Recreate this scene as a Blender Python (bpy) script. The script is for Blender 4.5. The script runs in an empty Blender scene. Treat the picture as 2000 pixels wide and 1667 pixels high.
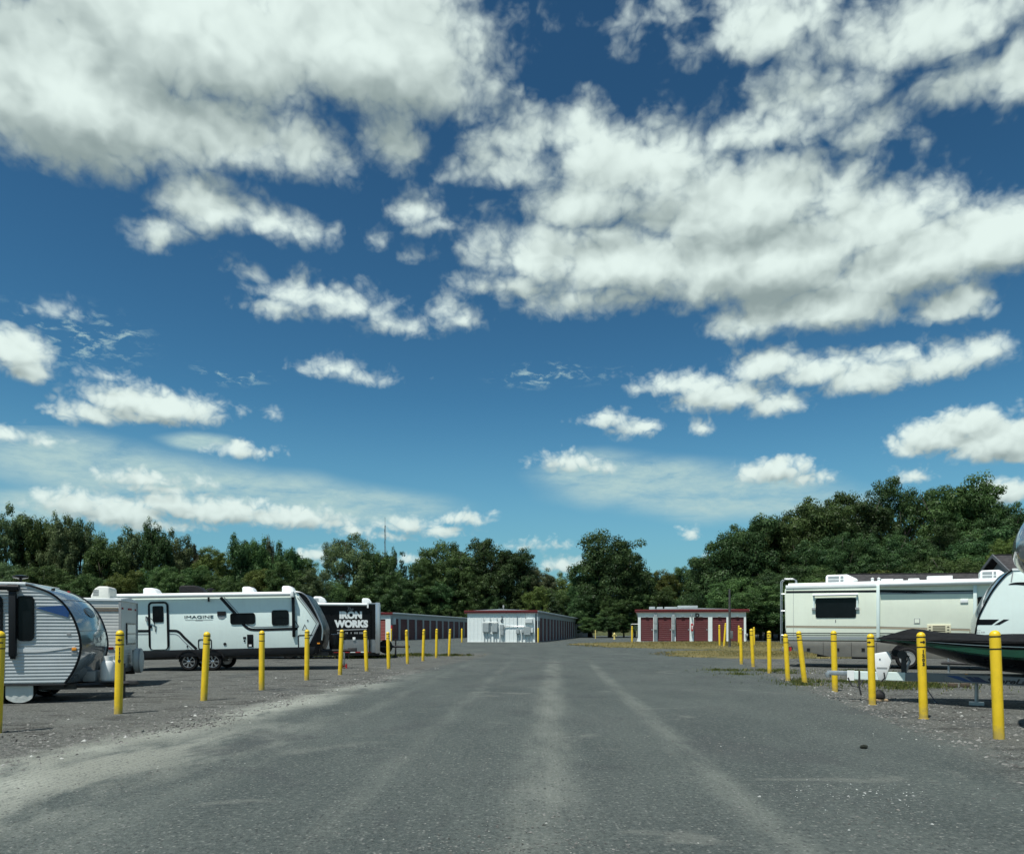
import bpy, bmesh, math, random
import numpy as np
from mathutils import Vector, Matrix
R = math.radians
SC = bpy.context.scene
COL = SC.collection

# ------------------------------------------------------------------ camera
H = 1.5                 # eye height (driver's seat)
F = 1500.0              # focal length of the 2000 px wide photograph
CX, HZ = 1000.0, 1230.0  # principal column, horizon row
cd = bpy.data.cameras.new('camera'); cam = bpy.data.objects.new('camera', cd); COL.objects.link(cam)
cam.location = (0, 0, H); cam.rotation_euler = (R(90), 0, 0)
cd.sensor_width = 36; cd.lens = 36 * F / 2000; cd.shift_y = (HZ - 833.5) / 2000
cd.clip_start = .1; cd.clip_end = 6000
SC.camera = cam
SC.view_settings.view_transform = 'Standard'; SC.view_settings.look = 'None'
SC.view_settings.exposure = 0.35; SC.view_settings.gamma = 1
SC.cycles.use_denoising = True
SC.cycles.max_bounces = 6; SC.cycles.diffuse_bounces = 3; SC.cycles.glossy_bounces = 3
SC.cycles.transparent_max_bounces = 8; SC.cycles.transmission_bounces = 4
SC.cycles.sample_clamp_indirect = 6
SC.cycles.use_adaptive_sampling = True; SC.cycles.adaptive_threshold = .015; SC.cycles.adaptive_min_samples = 12

# ------------------------------------------------------------------ node helpers
class NT:
    def __init__(s, tree): s.t = tree
    def n(s, typ, **kw):
        nd = s.t.nodes.new(typ)
        for k, v in kw.items(): setattr(nd, k, v)
        return nd
    def put(s, sock, v):
        if v is None: return
        if isinstance(v, bpy.types.NodeSocket): s.t.links.new(v, sock)
        else:
            if hasattr(sock, 'default_value'):
                try: sock.default_value = v
                except Exception: sock.default_value = tuple(v) + (1,)
    def m(s, op, a, b=None, c=None, clamp=False):
        nd = s.n('ShaderNodeMath', operation=op, use_clamp=clamp)
        for i, v in enumerate((a, b, c)):
            if v is not None: s.put(nd.inputs[i], v)
        return nd.outputs[0]
    def v(s, op, a, b=None, c=None):
        nd = s.n('ShaderNodeVectorMath', operation=op)
        for i, x in enumerate((a, b, c)):
            if x is not None:
                if op == 'SCALE' and i == 1: s.put(nd.inputs['Scale'], x)
                else: s.put(nd.inputs[i], x)
        return nd.outputs['Value'] if op in ('LENGTH', 'DOT_PRODUCT', 'DISTANCE') else nd.outputs[0]
    def xyz(s, x, y, z=0):
        nd = s.n('ShaderNodeCombineXYZ')
        for i, q in enumerate((x, y, z)): s.put(nd.inputs[i], q)
        return nd.outputs[0]
    def sep(s, v):
        nd = s.n('ShaderNodeSeparateXYZ'); s.put(nd.inputs[0], v); return nd.outputs
    def noise(s, vec, scale=5, detail=2, rough=.5, dist=0, dim='3D', col=False):
        nd = s.n('ShaderNodeTexNoise', noise_dimensions=dim)
        if vec is not None: s.put(nd.inputs['Vector'], vec)
        s.put(nd.inputs['Scale'], scale); s.put(nd.inputs['Detail'], detail)
        s.put(nd.inputs['Roughness'], rough); s.put(nd.inputs['Distortion'], dist)
        return nd.outputs['Color'] if col else nd.outputs[0]
    def vor(s, vec, scale=5, detail=0, rough=.5, feature='F1', rnd=1, smooth=None, out='Distance'):
        nd = s.n('ShaderNodeTexVoronoi', feature=feature)
        if vec is not None: s.put(nd.inputs['Vector'], vec)
        s.put(nd.inputs['Scale'], scale); s.put(nd.inputs['Detail'], detail); s.put(nd.inputs['Roughness'], rough)
        s.put(nd.inputs['Randomness'], rnd)
        if smooth is not None: s.put(nd.inputs['Smoothness'], smooth)
        return nd.outputs[out]
    def ss(s, x, a, b, lo=0, hi=1):
        nd = s.n('ShaderNodeMapRange', interpolation_type='SMOOTHSTEP')
        s.put(nd.inputs['Value'], x); s.put(nd.inputs['From Min'], a); s.put(nd.inputs['From Max'], b)
        s.put(nd.inputs['To Min'], lo); s.put(nd.inputs['To Max'], hi)
        return nd.outputs[0]
    def lin(s, x, a, b, lo=0, hi=1):
        nd = s.n('ShaderNodeMapRange', clamp=True)
        s.put(nd.inputs['Value'], x); s.put(nd.inputs['From Min'], a); s.put(nd.inputs['From Max'], b)
        s.put(nd.inputs['To Min'], lo); s.put(nd.inputs['To Max'], hi)
        return nd.outputs[0]
    def mix(s, f, a, b, blend='MIX'):
        nd = s.n('ShaderNodeMix', data_type='RGBA', blend_type=blend)
        nd.clamp_factor = True
        s.put(nd.inputs[0], f); s.put(nd.inputs[6], a); s.put(nd.inputs[7], b)
        return nd.outputs[2]

# ------------------------------------------------------------------ sun and sky
SUNV = Vector((-.27, -.36, 1)).normalized()      # towards the sun: high, behind the camera, a little left
EL = math.asin(SUNV.z)
world = bpy.data.worlds.new('World'); SC.world = world; world.use_nodes = True
W = NT(world.node_tree); W.t.nodes.clear()

# clouds of this sky, as (column, row, half width, half height) in the photograph's own degrees-per-pixel;
# turned into compass angle and elevation so that they stand in the sky dome
CUMULUS = [
 (330, 60, 420, 170), (700, 90, 300, 170), (130, 190, 260, 170), (420, 250, 330, 90), (880, 190, 170, 70), (1000, 180, 60, 40), (790, 270, 60, 55),
 (400, 410, 130, 60), (540, 435, 110, 48), (310, 465, 55, 35), (600, 460, 60, 30),
 (825, 400, 52, 52), (860, 440, 50, 28), (832, 497, 30, 22), (740, 460, 30, 22),
 (1270, 30, 150, 36), (1500, 50, 230, 60), (1800, 60, 260, 100), (1900, 150, 180, 70),
 (1590, 190, 190, 75), (1500, 260, 200, 70), (1700, 250, 90, 60), (1985, 130, 70, 90),
 (1080, 270, 160, 70), (1010, 330, 140, 62), (1250, 330, 220, 100), (1450, 400, 250, 100), (1150, 400, 180, 70),
 (1050, 500, 130, 70), (1230, 520, 230, 85), (1000, 560, 90, 40), (1150, 590, 130, 45), (1480, 520, 240, 100), (1700, 440, 190, 80), (1800, 400, 90, 50), (1780, 520, 200, 85),
 (1920, 480, 150, 75), (1500, 620, 110, 48), (1640, 600, 160, 60), (1860, 590, 90, 40),
 (500, 535, 66, 22), (590, 572, 95, 36), (690, 600, 100, 40), (770, 632, 66, 32), (550, 602, 74, 24), (640, 590, 90, 36), (870, 605, 38, 28), (895, 630, 42, 26),
 (30, 690, 62, 38), (55, 720, 50, 26), (655, 722, 58, 22), (715, 738, 46, 15),
 (250, 785, 95, 30), (330, 800, 110, 30), (180, 805, 75, 22), (300, 815, 90, 16), (533, 808, 14, 9),
 (1330, 750, 95, 26), (1420, 775, 100, 32), (1500, 715, 80, 34), (1520, 790, 55, 26), (1590, 730, 85, 32), (1700, 740, 100, 34), (1740, 700, 85, 24), (1830, 715, 95, 32), (1920, 690, 60, 28),
 (1190, 820, 42, 18), (1240, 838, 40, 20), (1368, 834, 22, 15),
 (1830, 860, 80, 30), (1880, 835, 85, 28), (1950, 865, 90, 36), (1510, 922, 62, 24), (1570, 936, 44, 12),
 (1110, 903, 56, 17), (1165, 910, 30, 11), (1960, 965, 52, 24), (1785, 932, 30, 12), (95, 605, 48, 16), (215, 735, 50, 10),
 (475, 884, 52, 12), (285, 938, 62, 15), (300, 955, 50, 10), (400, 944, 18, 6), (30, 852, 60, 10),
 (150, 985, 68, 22), (240, 1005, 90, 26), (330, 990, 70, 18), (430, 1000, 110, 22), (560, 1012, 100, 20), (300, 1025, 70, 14), (640, 1020, 40, 12),
 (800, 1028, 52, 15), (850, 1036, 45, 11), (910, 1014, 30, 13), (690, 1040, 30, 10), (760, 1048, 30, 8), (1055, 1066, 45, 8), (1350, 1041, 16, 8),
 (1095, 1104, 34, 15), (620, 1086, 30, 14), (800, 1094, 32, 10), (1420, 1100, 30, 12),
]
VEIL = [(110, 890, 200, 60), (260, 930, 300, 66), (480, 965, 330, 58), (680, 985, 260, 48), (120, 650, 190, 60), (450, 733, 90, 20), (1075, 735, 130, 28),
        (1150, 915, 150, 46), (1260, 950, 230, 56), (1420, 975, 260, 54), (1580, 990, 170, 40), (220, 650, 70, 18), (390, 858, 110, 20), (60, 985, 120, 40)]
def ang(px, py, rx, ry):
    u = (px - CX) / F; v = (HZ - py) / F
    a = math.atan(u); e = math.atan(v * math.cos(a))
    return a, e, rx / F * math.cos(a) ** 2, ry / F * math.cos(e) ** 2

SKY_TINT = (.205, .318, .255); SKY_GAMMA = 1.62
CL_D = (2.15, 2.75, 2.75, 1); CL_L = (6.1, 7.1, 6.75, 1); CL_H = (3.3, 4.7, 4.9, 1); CL_V = (3.5, 4.9, 4.9, 1)
tc = W.n('ShaderNodeTexCoord'); DIR = W.v('NORMALIZE', tc.outputs['Generated'])
SKYX = W.n('ShaderNodeTexSky', sky_type='NISHITA'); SKYX.sun_disc = False
SKYX.sun_elevation = EL; SKYX.sun_rotation = math.atan2(SUNV.x, SUNV.y)
SKYX.altitude = 200; SKYX.air_density = 1.0; SKYX.dust_density = .35; SKYX.ozone_density = 3.0
gam = W.n('ShaderNodeGamma'); W.put(gam.inputs[0], SKYX.outputs[0]); gam.inputs[1].default_value = SKY_GAMMA
sx, sy, sz = W.sep(DIR)
hyp = W.m('SQRT', W.m('ADD', W.m('MULTIPLY', sx, sx), W.m('MULTIPLY', sy, sy)))
E = W.m('ARCTAN2', sz, hyp); A = W.m('ARCTAN2', sx, sy)
sky = W.mix(1.0, gam.outputs[0], SKY_TINT + (1,), 'MULTIPLY')
sky = W.mix(W.ss(E, -.02, .30, .85, 0), sky, (1.30, 2.75, 3.85, 1))       # pale air low down
LO = W.ss(E, .16, .62)                         # the higher in the sky, the coarser the billows
DZ = W.v('MULTIPLY', DIR, (1, 1, 1.12))
w1 = W.v('SUBTRACT', W.noise(DZ, 6, 2, .5, col=True), (.5, .5, .5))
w2 = W.v('SUBTRACT', W.noise(DZ, 22, 3, .55, col=True), (.5, .5, .5))
wsx = W.v('ADD', W.v('SCALE', w1, W.m('MULTIPLY', LO, .055)), W.v('SCALE', w2, W.m('MULTIPLY_ADD', LO, .024, .011)))
wx, wy, wz = W.sep(wsx)
P0 = W.xyz(W.m('ADD', A, wx), W.m('ADD', E, W.m('MULTIPLY', wz, .7)), 0)
P2 = W.v('ADD', P0, W.xyz(W.m('MULTIPLY_ADD', LO, -.010, -.003), W.m('MULTIPLY_ADD', LO, .045, .012), 0))
def relief(vec, fine, n1=4, n2=3):
    """rounded puffs with creases between them, plus ragged fringes; mean about zero"""
    def puffs(sc, n):
        acc, amp, tot = None, 1.0, 0
        for o in range(n):
            b = W.m('ABSOLUTE', W.m('SUBTRACT', W.noise(vec, sc * 2.1 ** o, 0, .5), .5))
            acc = W.m('MULTIPLY', b, amp) if acc is None else W.m('MULTIPLY_ADD', b, amp, acc)
            tot += amp; amp *= .62
        return W.m('MULTIPLY_ADD', acc, 6 / tot, -.72)
    big = puffs(10, n1); small = puffs(38, n2)
    r = W.m('ADD', W.m('MULTIPLY', big, W.m('MULTIPLY', LO, .034)), W.m('MULTIPLY', small, W.m('MULTIPLY_ADD', LO, -.002, .0085)))
    if fine:
        f = W.m('SUBTRACT', W.noise(vec, 46, 6, .58), .5)
        r = W.m('MULTIPLY_ADD', f, W.m('MULTIPLY_ADD', LO, .019, .019), r)
    return r
RW = W.v('ADD', DZ, W.v('SCALE', w2, .02))
r_here = relief(RW, True); r_up = relief(W.v('ADD', RW, (-.006, 0, .019)), False, 3, 2)
r_base = relief(RW, False, 3, 2)
def body(P, lst):
    acc = None
    for c in lst:
        ca, ce, ra, re = ang(*c)
        q = W.v('MULTIPLY_ADD', P, (1 / ra, 1 / re, 0), (-ca / ra, -ce / re, 0))
        ln = W.v('LENGTH', W.v('MAXIMUM', q, W.v('MULTIPLY', q, (-1, -1.45, 0))))        # flatter below than above
        sc = min(re * 1.15, .105)
        q = W.m('MULTIPLY_ADD', ln, -sc, sc * 1.26 + .003)
        acc = q if acc is None else W.m('MAXIMUM', acc, q)
    return acc
gn = W.noise(W.v('MULTIPLY', DIR, (1, 1, 2)), 2.6, 3, .5)
gen = W.m('MULTIPLY', W.m('SUBTRACT', gn, .53), .4)
inn = W.m('MAXIMUM', W.ss(W.m('ABSOLUTE', A), .68, .82), W.ss(E, .74, .84))
gen = W.m('MULTIPLY_ADD', W.m('SUBTRACT', inn, 1), .4, gen)
# thin high veil
vx, vy, vz = W.sep(w1)
VP = W.xyz(W.m('MULTIPLY_ADD', vx, .12, A), W.m('MULTIPLY_ADD', vz, .035, E), 0)
def veil(lst, streaks=False):
    vacc = None
    for c in lst:
        ca, ce, ra, re = ang(*c)
        ln = W.v('LENGTH', W.v('MULTIPLY_ADD', VP, (1 / ra, 1 / re, 0), (-ca / ra, -ce / re, 0)))
        s = W.m('SUBTRACT', 1.1, ln)
        vacc = s if vacc is None else W.m('SMOOTH_MAX', vacc, s, .25)
    wisp = W.noise(W.v('MULTIPLY', DIR, (7, 7, 34)), 1.5, 5, .6, .6)
    wisp2 = W.noise(W.v('MULTIPLY', DIR, (30, 30, 75)), 1.6, 4, .65, .4)
    wv = W.m('ADD', W.m('MULTIPLY', W.ss(wisp, .12, .62), .80), W.m('MULTIPLY', W.ss(wisp2, .30, .7), .25))
    if streaks: return W.m('MULTIPLY', W.m('MULTIPLY', W.ss(vacc, -.1, 1.0), W.ss(wisp2, .50, .74)), .8, clamp=True)
    return W.m('MULTIPLY', W.m('MULTIPLY', W.ss(vacc, 0, .75), wv), .92, clamp=True)
def sky_shader(b0, b2, va=None):
    b0 = gen if b0 is None else W.m('MAXIMUM', b0, gen)
    dens = W.m('ADD', b0, r_here)
    alpha = W.ss(dens, -.003, W.m('MULTIPLY_ADD', LO, .038, .013))
    light = W.m('MULTIPLY_ADD', W.m('SUBTRACT', r_base, r_up), W.m('MULTIPLY_ADD', LO, -11.0, 19.0), W.m('MULTIPLY_ADD', LO, -.05, .60))
    if b2 is not None:
        light = W.m('MULTIPLY_ADD', W.m('SUBTRACT', b0, W.m('MAXIMUM', b2, gen)), W.m('MULTIPLY_ADD', LO, -14.5, 21.0), light)
    light = W.m('SUBTRACT', light, W.m('MULTIPLY', W.ss(b0, .02, .085), .12))   # thick cloud from below is greyer
    light = W.ss(light, -.05, 1.05)
    cc = W.mix(light, CL_D, CL_L)
    cc = W.mix(W.m('MULTIPLY', W.m('SUBTRACT', 1, W.ss(E, .02, .22)), .22), cc, CL_H)
    bs = sky if va is None else W.mix(va, sky, CL_V)
    bg = W.n('ShaderNodeBackground'); W.put(bg.inputs[0], W.mix(alpha, bs, cc)); bg.inputs[1].default_value = .1
    return bg.outputs[0]
def mixsh(f, a, b):
    nd = W.n('ShaderNodeMixShader'); W.put(nd.inputs[0], f); W.put(nd.inputs[1], a); W.put(nd.inputs[2], b); return nd.outputs[0]
SPLIT = (HZ - 830) / F
high = [c for c in CUMULUS if c[1] - c[3] < 880]; low = [c for c in CUMULUS if c[1] + c[3] > 780]
vh = [c for c in VEIL if c[1] < 840]; vl = [c for c in VEIL if c[1] > 780]
s_hi = sky_shader(body(P0, high), body(P2, high), veil(vh, True))
s_lo = sky_shader(body(P0, low), body(P2, low), veil(vl))
s_out = sky_shader(None, None)
bgg = W.n('ShaderNodeBackground'); bgg.inputs[0].default_value = (1.0, 1.1, 1.05, 1); bgg.inputs[1].default_value = .1
V = W.m('DIVIDE', sz, W.m('MAXIMUM', sy, .01))
inside = mixsh(W.m('GREATER_THAN', V, SPLIT), s_lo, s_hi)
allsky = mixsh(W.m('GREATER_THAN', inn, .999), inside, s_out)
top = mixsh(W.m('GREATER_THAN', sz, -.004), bgg.outputs[0], allsky)
wo = W.n('ShaderNodeOutputWorld'); W.t.links.new(top, wo.inputs[0])
world.cycles.sampling_method = 'MANUAL'; world.cycles.sample_map_resolution = 512

sl = bpy.data.lights.new('sun', 'SUN'); sun = bpy.data.objects.new('sun', sl); COL.objects.link(sun)
sl.energy = 4.2; sl.angle = R(.55); sl.color = (1.0, .97, .91)
sun.rotation_euler = (-SUNV).to_track_quat('-Z', 'Y').to_euler(); sun.location = (0, 0, 60)

# ------------------------------------------------------------------ materials
MATS = {}
def mat(name, col, rough=.6, metal=0, var=.0, vscale=3.0, bump=0, bscale=40, spec=.5, coat=0, dirt=0, dcol=(.2, .19, .16), emis=None):
    if name in MATS: return MATS[name]
    m = bpy.data.materials.new(name); m.use_nodes = True
    q = NT(m.node_tree); b = m.node_tree.nodes['Principled BSDF']
    b.inputs['Roughness'].default_value = rough; b.inputs['Metallic'].default_value = metal
    b.inputs['Specular IOR Level'].default_value = spec; b.inputs['Coat Weight'].default_value = coat
    c = tuple(col) + (1,)
    tcn = q.n('ShaderNodeTexCoord'); co = tcn.outputs['Object']
    if var or dirt:
        n1 = q.noise(co, vscale, 5, .6)
        dark = tuple(x * (1 - var) for x in col) + (1,); lite = tuple(min(1, x * (1 + var)) for x in col) + (1,)
        cc = q.mix(q.ss(n1, .3, .7), dark, lite)
        if dirt:
            st = q.noise(q.v('MULTIPLY', co, (9, 9, .9)), 1.0, 5, .65)
            cc = q.mix(q.m('MULTIPLY', q.ss(st, .45, .8), dirt), cc, tuple(dcol) + (1,))
        q.put(b.inputs['Base Color'], cc)
        q.put(b.inputs['Roughness'], q.m('MULTIPLY_ADD', q.m('SUBTRACT', n1, .5), .25, rough))
    else: b.inputs['Base Color'].default_value = c
    if bump:
        bn = q.n('ShaderNodeBump'); bn.inputs['Strength'].default_value = bump; bn.inputs['Distance'].default_value = .02
        q.put(bn.inputs['Height'], q.noise(co, bscale, 3, .6)); q.put(b.inputs['Normal'], bn.outputs[0])
    MATS[name] = m
    return m

white = mat('rv_white', (.68, .80, .755), .32, var=.03, vscale=1.2, dirt=.10, dcol=(.45, .46, .42))
cream = mat('rv_cream', (.76, .82, .68), .34, var=.03, vscale=1.0, dirt=.08, dcol=(.42, .42, .33))
silver_side = mat('silver_siding', (.44, .48, .48), .42, .15, var=.05, vscale=1.5, dirt=.12, dcol=(.3, .31, .3))
bone_side = mat('bone_siding', (.58, .60, .57), .42, .1, var=.05, vscale=1.5, dirt=.2, dcol=(.36, .36, .32))
roofwhite = mat('roof_membrane', (.80, .84, .82), .5, var=.04, dirt=.08, dcol=(.5, .5, .45))
plastic_w = mat('white_plastic', (.80, .83, .81), .35, var=.03)
black = mat('black_paint', (.006, .007, .008), .30, var=.2, spec=.16)
blackm = mat('black_matte', (.012, .012, .013), .6, var=.2, spec=.2)
charcoal = mat('charcoal_paint', (.013, .015, .017), .45, var=.12, spec=.2)
gloss_cap = mat('glossy_grey_fibreglass', (.14, .17, .19), .14, .1, var=.06, coat=.6)
glass = mat('tinted_glass', (.006, .008, .009), .10, spec=.18, var=.2)
grey_p = mat('grey_paint', (.30, .32, .32), .45, var=.06)
dgrey = mat('dark_grey_paint', (.12, .13, .135), .45, var=.08)
alu = mat('aluminium', (.55, .57, .57), .32, .85, var=.06)
galv = mat('galvanised_steel', (.42, .45, .46), .42, .7, var=.12, vscale=12)
rubber = mat('tyre_rubber', (.014, .014, .014), .85, var=.25, bump=.2, spec=.2)
chrome = mat('alloy_rim', (.62, .64, .65), .2, .9, var=.04)
steel_dark = mat('dark_steel', (.05, .05, .05), .55, .4, var=.25)
yellow = mat('bollard_yellow', (.76, .52, .016), .42, var=.07, vscale=5, bump=.05, bscale=60)
def scuffed(m):
    q = NT(m.node_tree); b = m.node_tree.nodes['Principled BSDF']; src = b.inputs['Base Color'].links[0].from_socket
    co = q.n('ShaderNodeTexCoord').outputs['Object']; z = q.sep(co)[2]
    sh = q.v('ADD', co, q.v('SCALE', q.n('ShaderNodeObjectInfo').outputs['Location'], 1.7))
    splash = q.m('MULTIPLY', q.ss(q.m('MULTIPLY_ADD', q.noise(sh, 9, 4, .65), .5, z), .52, .22), .55)      # dried mud splashed up the foot
    scr = q.m('MULTIPLY', q.ss(q.noise(q.v('MULTIPLY', sh, (14, 14, 3.5)), 1.6, 5, .7), .60, .72), .45)
    c = q.mix(scr, src, (.34, .24, .04, 1)); c = q.mix(splash, c, (.19, .17, .12, 1)); q.put(b.inputs['Base Color'], c)
scuffed(yellow)
ymat2 = mat('pale_yellow', (.62, .52, .18), .5, var=.08)
redp = mat('red_paint', (.36, .02, .02), .4, var=.12)
amber = mat('amber_lens', (.75, .28, .02), .25)
blue = mat('blue_decal', (.015, .06, .19), .35, var=.06)
taupe = mat('taupe_paint', (.20, .195, .17), .42, var=.07, dirt=.2, dcol=(.12, .115, .1))
tan = mat('tan_line', (.36, .31, .22), .45)
midgrey = mat('mid_grey_decal', (.25, .28, .29), .4)
wood = mat('weathered_board', (.38, .27, .16), .8, var=.2, vscale=8, bump=.3, bscale=60)
lettering = mat('black_lettering', (.012, .012, .012), .5)
lettering_w = mat('white_lettering', (.75, .80, .78), .5)
boatcover = mat('boat_cover_cloth', (.012, .013, .014), .85, var=.3, vscale=5, bump=.5, bscale=9, spec=.1)
boatgreen = mat('boat_green_gelcoat', (.012, .075, .045), .22, var=.06, coat=.4)
covercloth = mat('white_wheel_cover', (.50, .53, .50), .6, var=.08, bump=.6, bscale=7)

# ------------------------------------------------------------------ mesh helpers
class G:
    """collects geometry for ONE mesh object"""
    def __init__(s): s.v = []; s.f = []
    def add(s, v, f):
        o = len(s.v); s.v += [tuple(p) for p in v]; s.f += [tuple(i + o for i in q) for q in f]; return s
    def box(s, x0, x1, y0, y1, z0, z1):
        v = [(x, y, z) for z in (z0, z1) for y in (y0, y1) for x in (x0, x1)]
        return s.add(v, [(0, 2, 3, 1), (4, 5, 7, 6), (0, 1, 5, 4), (2, 6, 7, 3), (0, 4, 6, 2), (1, 3, 7, 5)])
    def prism_y(s, prof, y0, y1):      # prof: (x, z) counter-clockwise seen from -y
        n = len(prof); v = [(x, y0, z) for x, z in prof] + [(x, y1, z) for x, z in prof]
        f = [tuple(range(n)), tuple(range(2 * n - 1, n - 1, -1))] + [(i, i + n, (i + 1) % n + n, (i + 1) % n) for i in range(n)]
        return s.add(v, f)
    def prism_x(s, prof, x0, x1):      # prof: (y, z)
        n = len(prof); v = [(x0, y, z) for y, z in prof] + [(x1, y, z) for y, z in prof]
        f = [tuple(range(n - 1, -1, -1)), tuple(range(n, 2 * n))] + [((i + 1) % n, (i + 1) % n + n, i + n, i) for i in range(n)]
        return s.add(v, f)
    def prism_z(s, prof, z0, z1):
        n = len(prof); v = [(x, y, z0) for x, y in prof] + [(x, y, z1) for x, y in prof]
        f = [tuple(range(n - 1, -1, -1)), tuple(range(n, 2 * n))] + [(i, (i + 1) % n, (i + 1) % n + n, i + n) for i in range(n)]
        return s.add(v, f)
    def ring_y(s, outer, inner, y0, y1):  # flat frame with thickness, facing -y
        n = len(outer); v = [(x, y0, z) for x, z in outer] + [(x, y0, z) for x, z in inner] + [(x, y1, z) for x, z in outer] + [(x, y1, z) for x, z in inner]
        f = []
        for i in range(n):
            j = (i + 1) % n
            f += [(i, j, n + j, n + i), (2 * n + i, 3 * n + i, 3 * n + j, 2 * n + j), (i, 2 * n + i, 2 * n + j, j), (n + i, n + j, 3 * n + j, 3 * n + i)]
        return s.add(v, f)
    def tube(s, pts, r, n=8, cap=True):
        pts = [Vector(p) for p in pts]; rs = r if isinstance(r, (list, tuple)) else [r] * len(pts)
        v = []; up = None
        for i, p in enumerate(pts):
            d = (pts[min(i + 1, len(pts) - 1)] - pts[max(i - 1, 0)]).normalized()
            if up is None or abs(d.dot(up)) > .99: up = Vector((0, 0, 1)) if abs(d.z) < .9 else Vector((1, 0, 0))
            a = d.cross(up).normalized(); b = d.cross(a).normalized(); up = -b if False else up
            for k in range(n):
                t = 2 * math.pi * k / n; v.append(p + (a * math.cos(t) + b * math.sin(t)) * rs[i])
        f = [(i * n + k, i * n + (k + 1) % n, (i + 1) * n + (k + 1) % n, (i + 1) * n + k) for i in range(len(pts) - 1) for k in range(n)]
        if cap: f += [tuple(range(n - 1, -1, -1)), tuple((len(pts) - 1) * n + k for k in range(n))]
        return s.add(v, f)
    def lathe(s, prof, n=20, axis='z', c=(0, 0, 0), cap=True):   # prof: (radius, height along axis)
        v = []
        for r, h in prof:
            for k in range(n):
                t = 2 * math.pi * k / n; a, b = r * math.cos(t), r * math.sin(t)
                p = {'z': (a, b, h), 'y': (a, h, b), 'x': (h, a, b)}[axis]
                v.append((p[0] + c[0], p[1] + c[1], p[2] + c[2]))
        m = len(prof)
        f = [(i * n + k, i * n + (k + 1) % n, (i + 1) * n + (k + 1) % n, (i + 1) * n + k) for i in range(m - 1) for k in range(n)]
        if cap: f += [tuple(range(n - 1, -1, -1)), tuple((m - 1) * n + k for k in range(n))]
        return s.add(v, f)
    def grid(s, rows, close=False):    # rows of points
        m, n = len(rows), len(rows[0]); v = [p for r in rows for p in r]
        f = [(i * n + k, i * n + k + 1, (i + 1) * n + k + 1, (i + 1) * n + k) for i in range(m - 1) for k in range(n - 1)]
        return s.add(v, f)

def obj(name, g, m, parent=None, bevel=0, seg=2, smooth=False, loc=None):
    me = bpy.data.meshes.new(name); me.from_pydata(g.v, [], g.f); me.update()
    bm = bmesh.new(); bm.from_mesh(me)
    bmesh.ops.recalc_face_normals(bm, faces=bm.faces)
    if bevel:
        ed = [e for e in bm.edges if len(e.link_faces) == 2 and e.calc_face_angle(0) > .5]
        bmesh.ops.bevel(bm, geom=ed, offset=bevel, segments=seg, affect='EDGES', profile=.5, clamp_overlap=True)
    bm.to_mesh(me); bm.free()
    if smooth or bevel:
        me.shade_smooth()
        if hasattr(me, 'set_sharp_from_angle'): me.set_sharp_from_angle(angle=R(38))
    if m is not None: me.materials.append(m)
    o = bpy.data.objects.new(name, me); COL.objects.link(o)
    if parent is not None: o.parent = parent
    if loc is not None: o.location = loc
    return o
def tag(o, label=None, cat=None, group=None, kind=None):
    if label: o['label'] = label
    if cat: o['category'] = cat
    if group: o['group'] = group
    if kind: o['kind'] = kind
    return o
def thing(name, label, cat, loc=(0, 0, 0), rot=(0, 0, 0), group=None):
    o = bpy.data.objects.new(name, None); COL.objects.link(o); o.empty_display_size = .3
    o.location = loc; o.rotation_euler = rot
    return tag(o, label, cat, group)
def copy_tree(o, parent=None):
    c = o.copy(); COL.objects.link(c); c.parent = parent
    for ch in [k for k in o.children]: copy_tree(ch, c)
    return c
def rrect(x0, x1, z0, z1, r, n=4):
    p = []
    for cx, cz, a in ((x1 - r, z0 + r, -90), (x1 - r, z1 - r, 0), (x0 + r, z1 - r, 90), (x0 + r, z0 + r, 180)):
        for k in range(n + 1):
            t = R(a + 90 * k / n); p.append((cx + r * math.cos(t), cz + r * math.sin(t)))
    return p
def text_mesh(txt, size=1, offset=0, extrude=.004, align='CENTER', sx=1, shear=0, spacing=1, line=1):
    cu = bpy.data.curves.new('t', 'FONT'); cu.body = txt; cu.size = size; cu.offset = offset; cu.extrude = extrude
    cu.align_x = align; cu.align_y = 'CENTER'; cu.shear = shear; cu.space_character = spacing; cu.space_line = line; cu.resolution_u = 3
    o = bpy.data.objects.new('t', cu); COL.objects.link(o)
    dg = bpy.context.evaluated_depsgraph_get()
    me = bpy.data.meshes.new_from_object(o.evaluated_get(dg))
    bpy.data.objects.remove(o); bpy.data.curves.remove(cu)
    for v in me.vertices: v.co.x *= sx
    return me
def text_on_side(name, txt, x, z, y, m, parent, height, width=None, offset=0, shear=0, line=1, spacing=1):
    """upright lettering standing on a side that faces -y"""
    me = text_mesh(txt, 1, offset, .004, shear=shear, line=line, spacing=spacing)
    xs = [v.co.x for v in me.vertices]; zs = [v.co.y for v in me.vertices]
    h = max(zs) - min(zs); w = max(xs) - min(xs); k = height / h; kx = k if width is None else width / w
    cx, cz = (max(xs) + min(xs)) / 2, (max(zs) + min(zs)) / 2
    for v in me.vertices: v.co = Vector(((v.co.x - cx) * kx, -v.co.z, (v.co.y - cz) * k))
    me.materials.append(m)
    o = bpy.data.objects.new(name, me); COL.objects.link(o); o.parent = parent; o.location = (x, y, z)
    return o
def px_ground(px, D, z=0):
    """point on level z seen in column px, D rows under the horizon"""
    Y = (H - z) * F / D
    return ((px - CX) / F * Y, Y)
def side_of(X0, Y0, yaw):
    c, s = math.cos(yaw), math.sin(yaw)
    def f(px, py):
        u = (px - CX) / F; q = (u * Y0 - X0) / (c - u * s); t = Y0 + q * s
        return q, H + t * (HZ - py) / F
    return f

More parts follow.
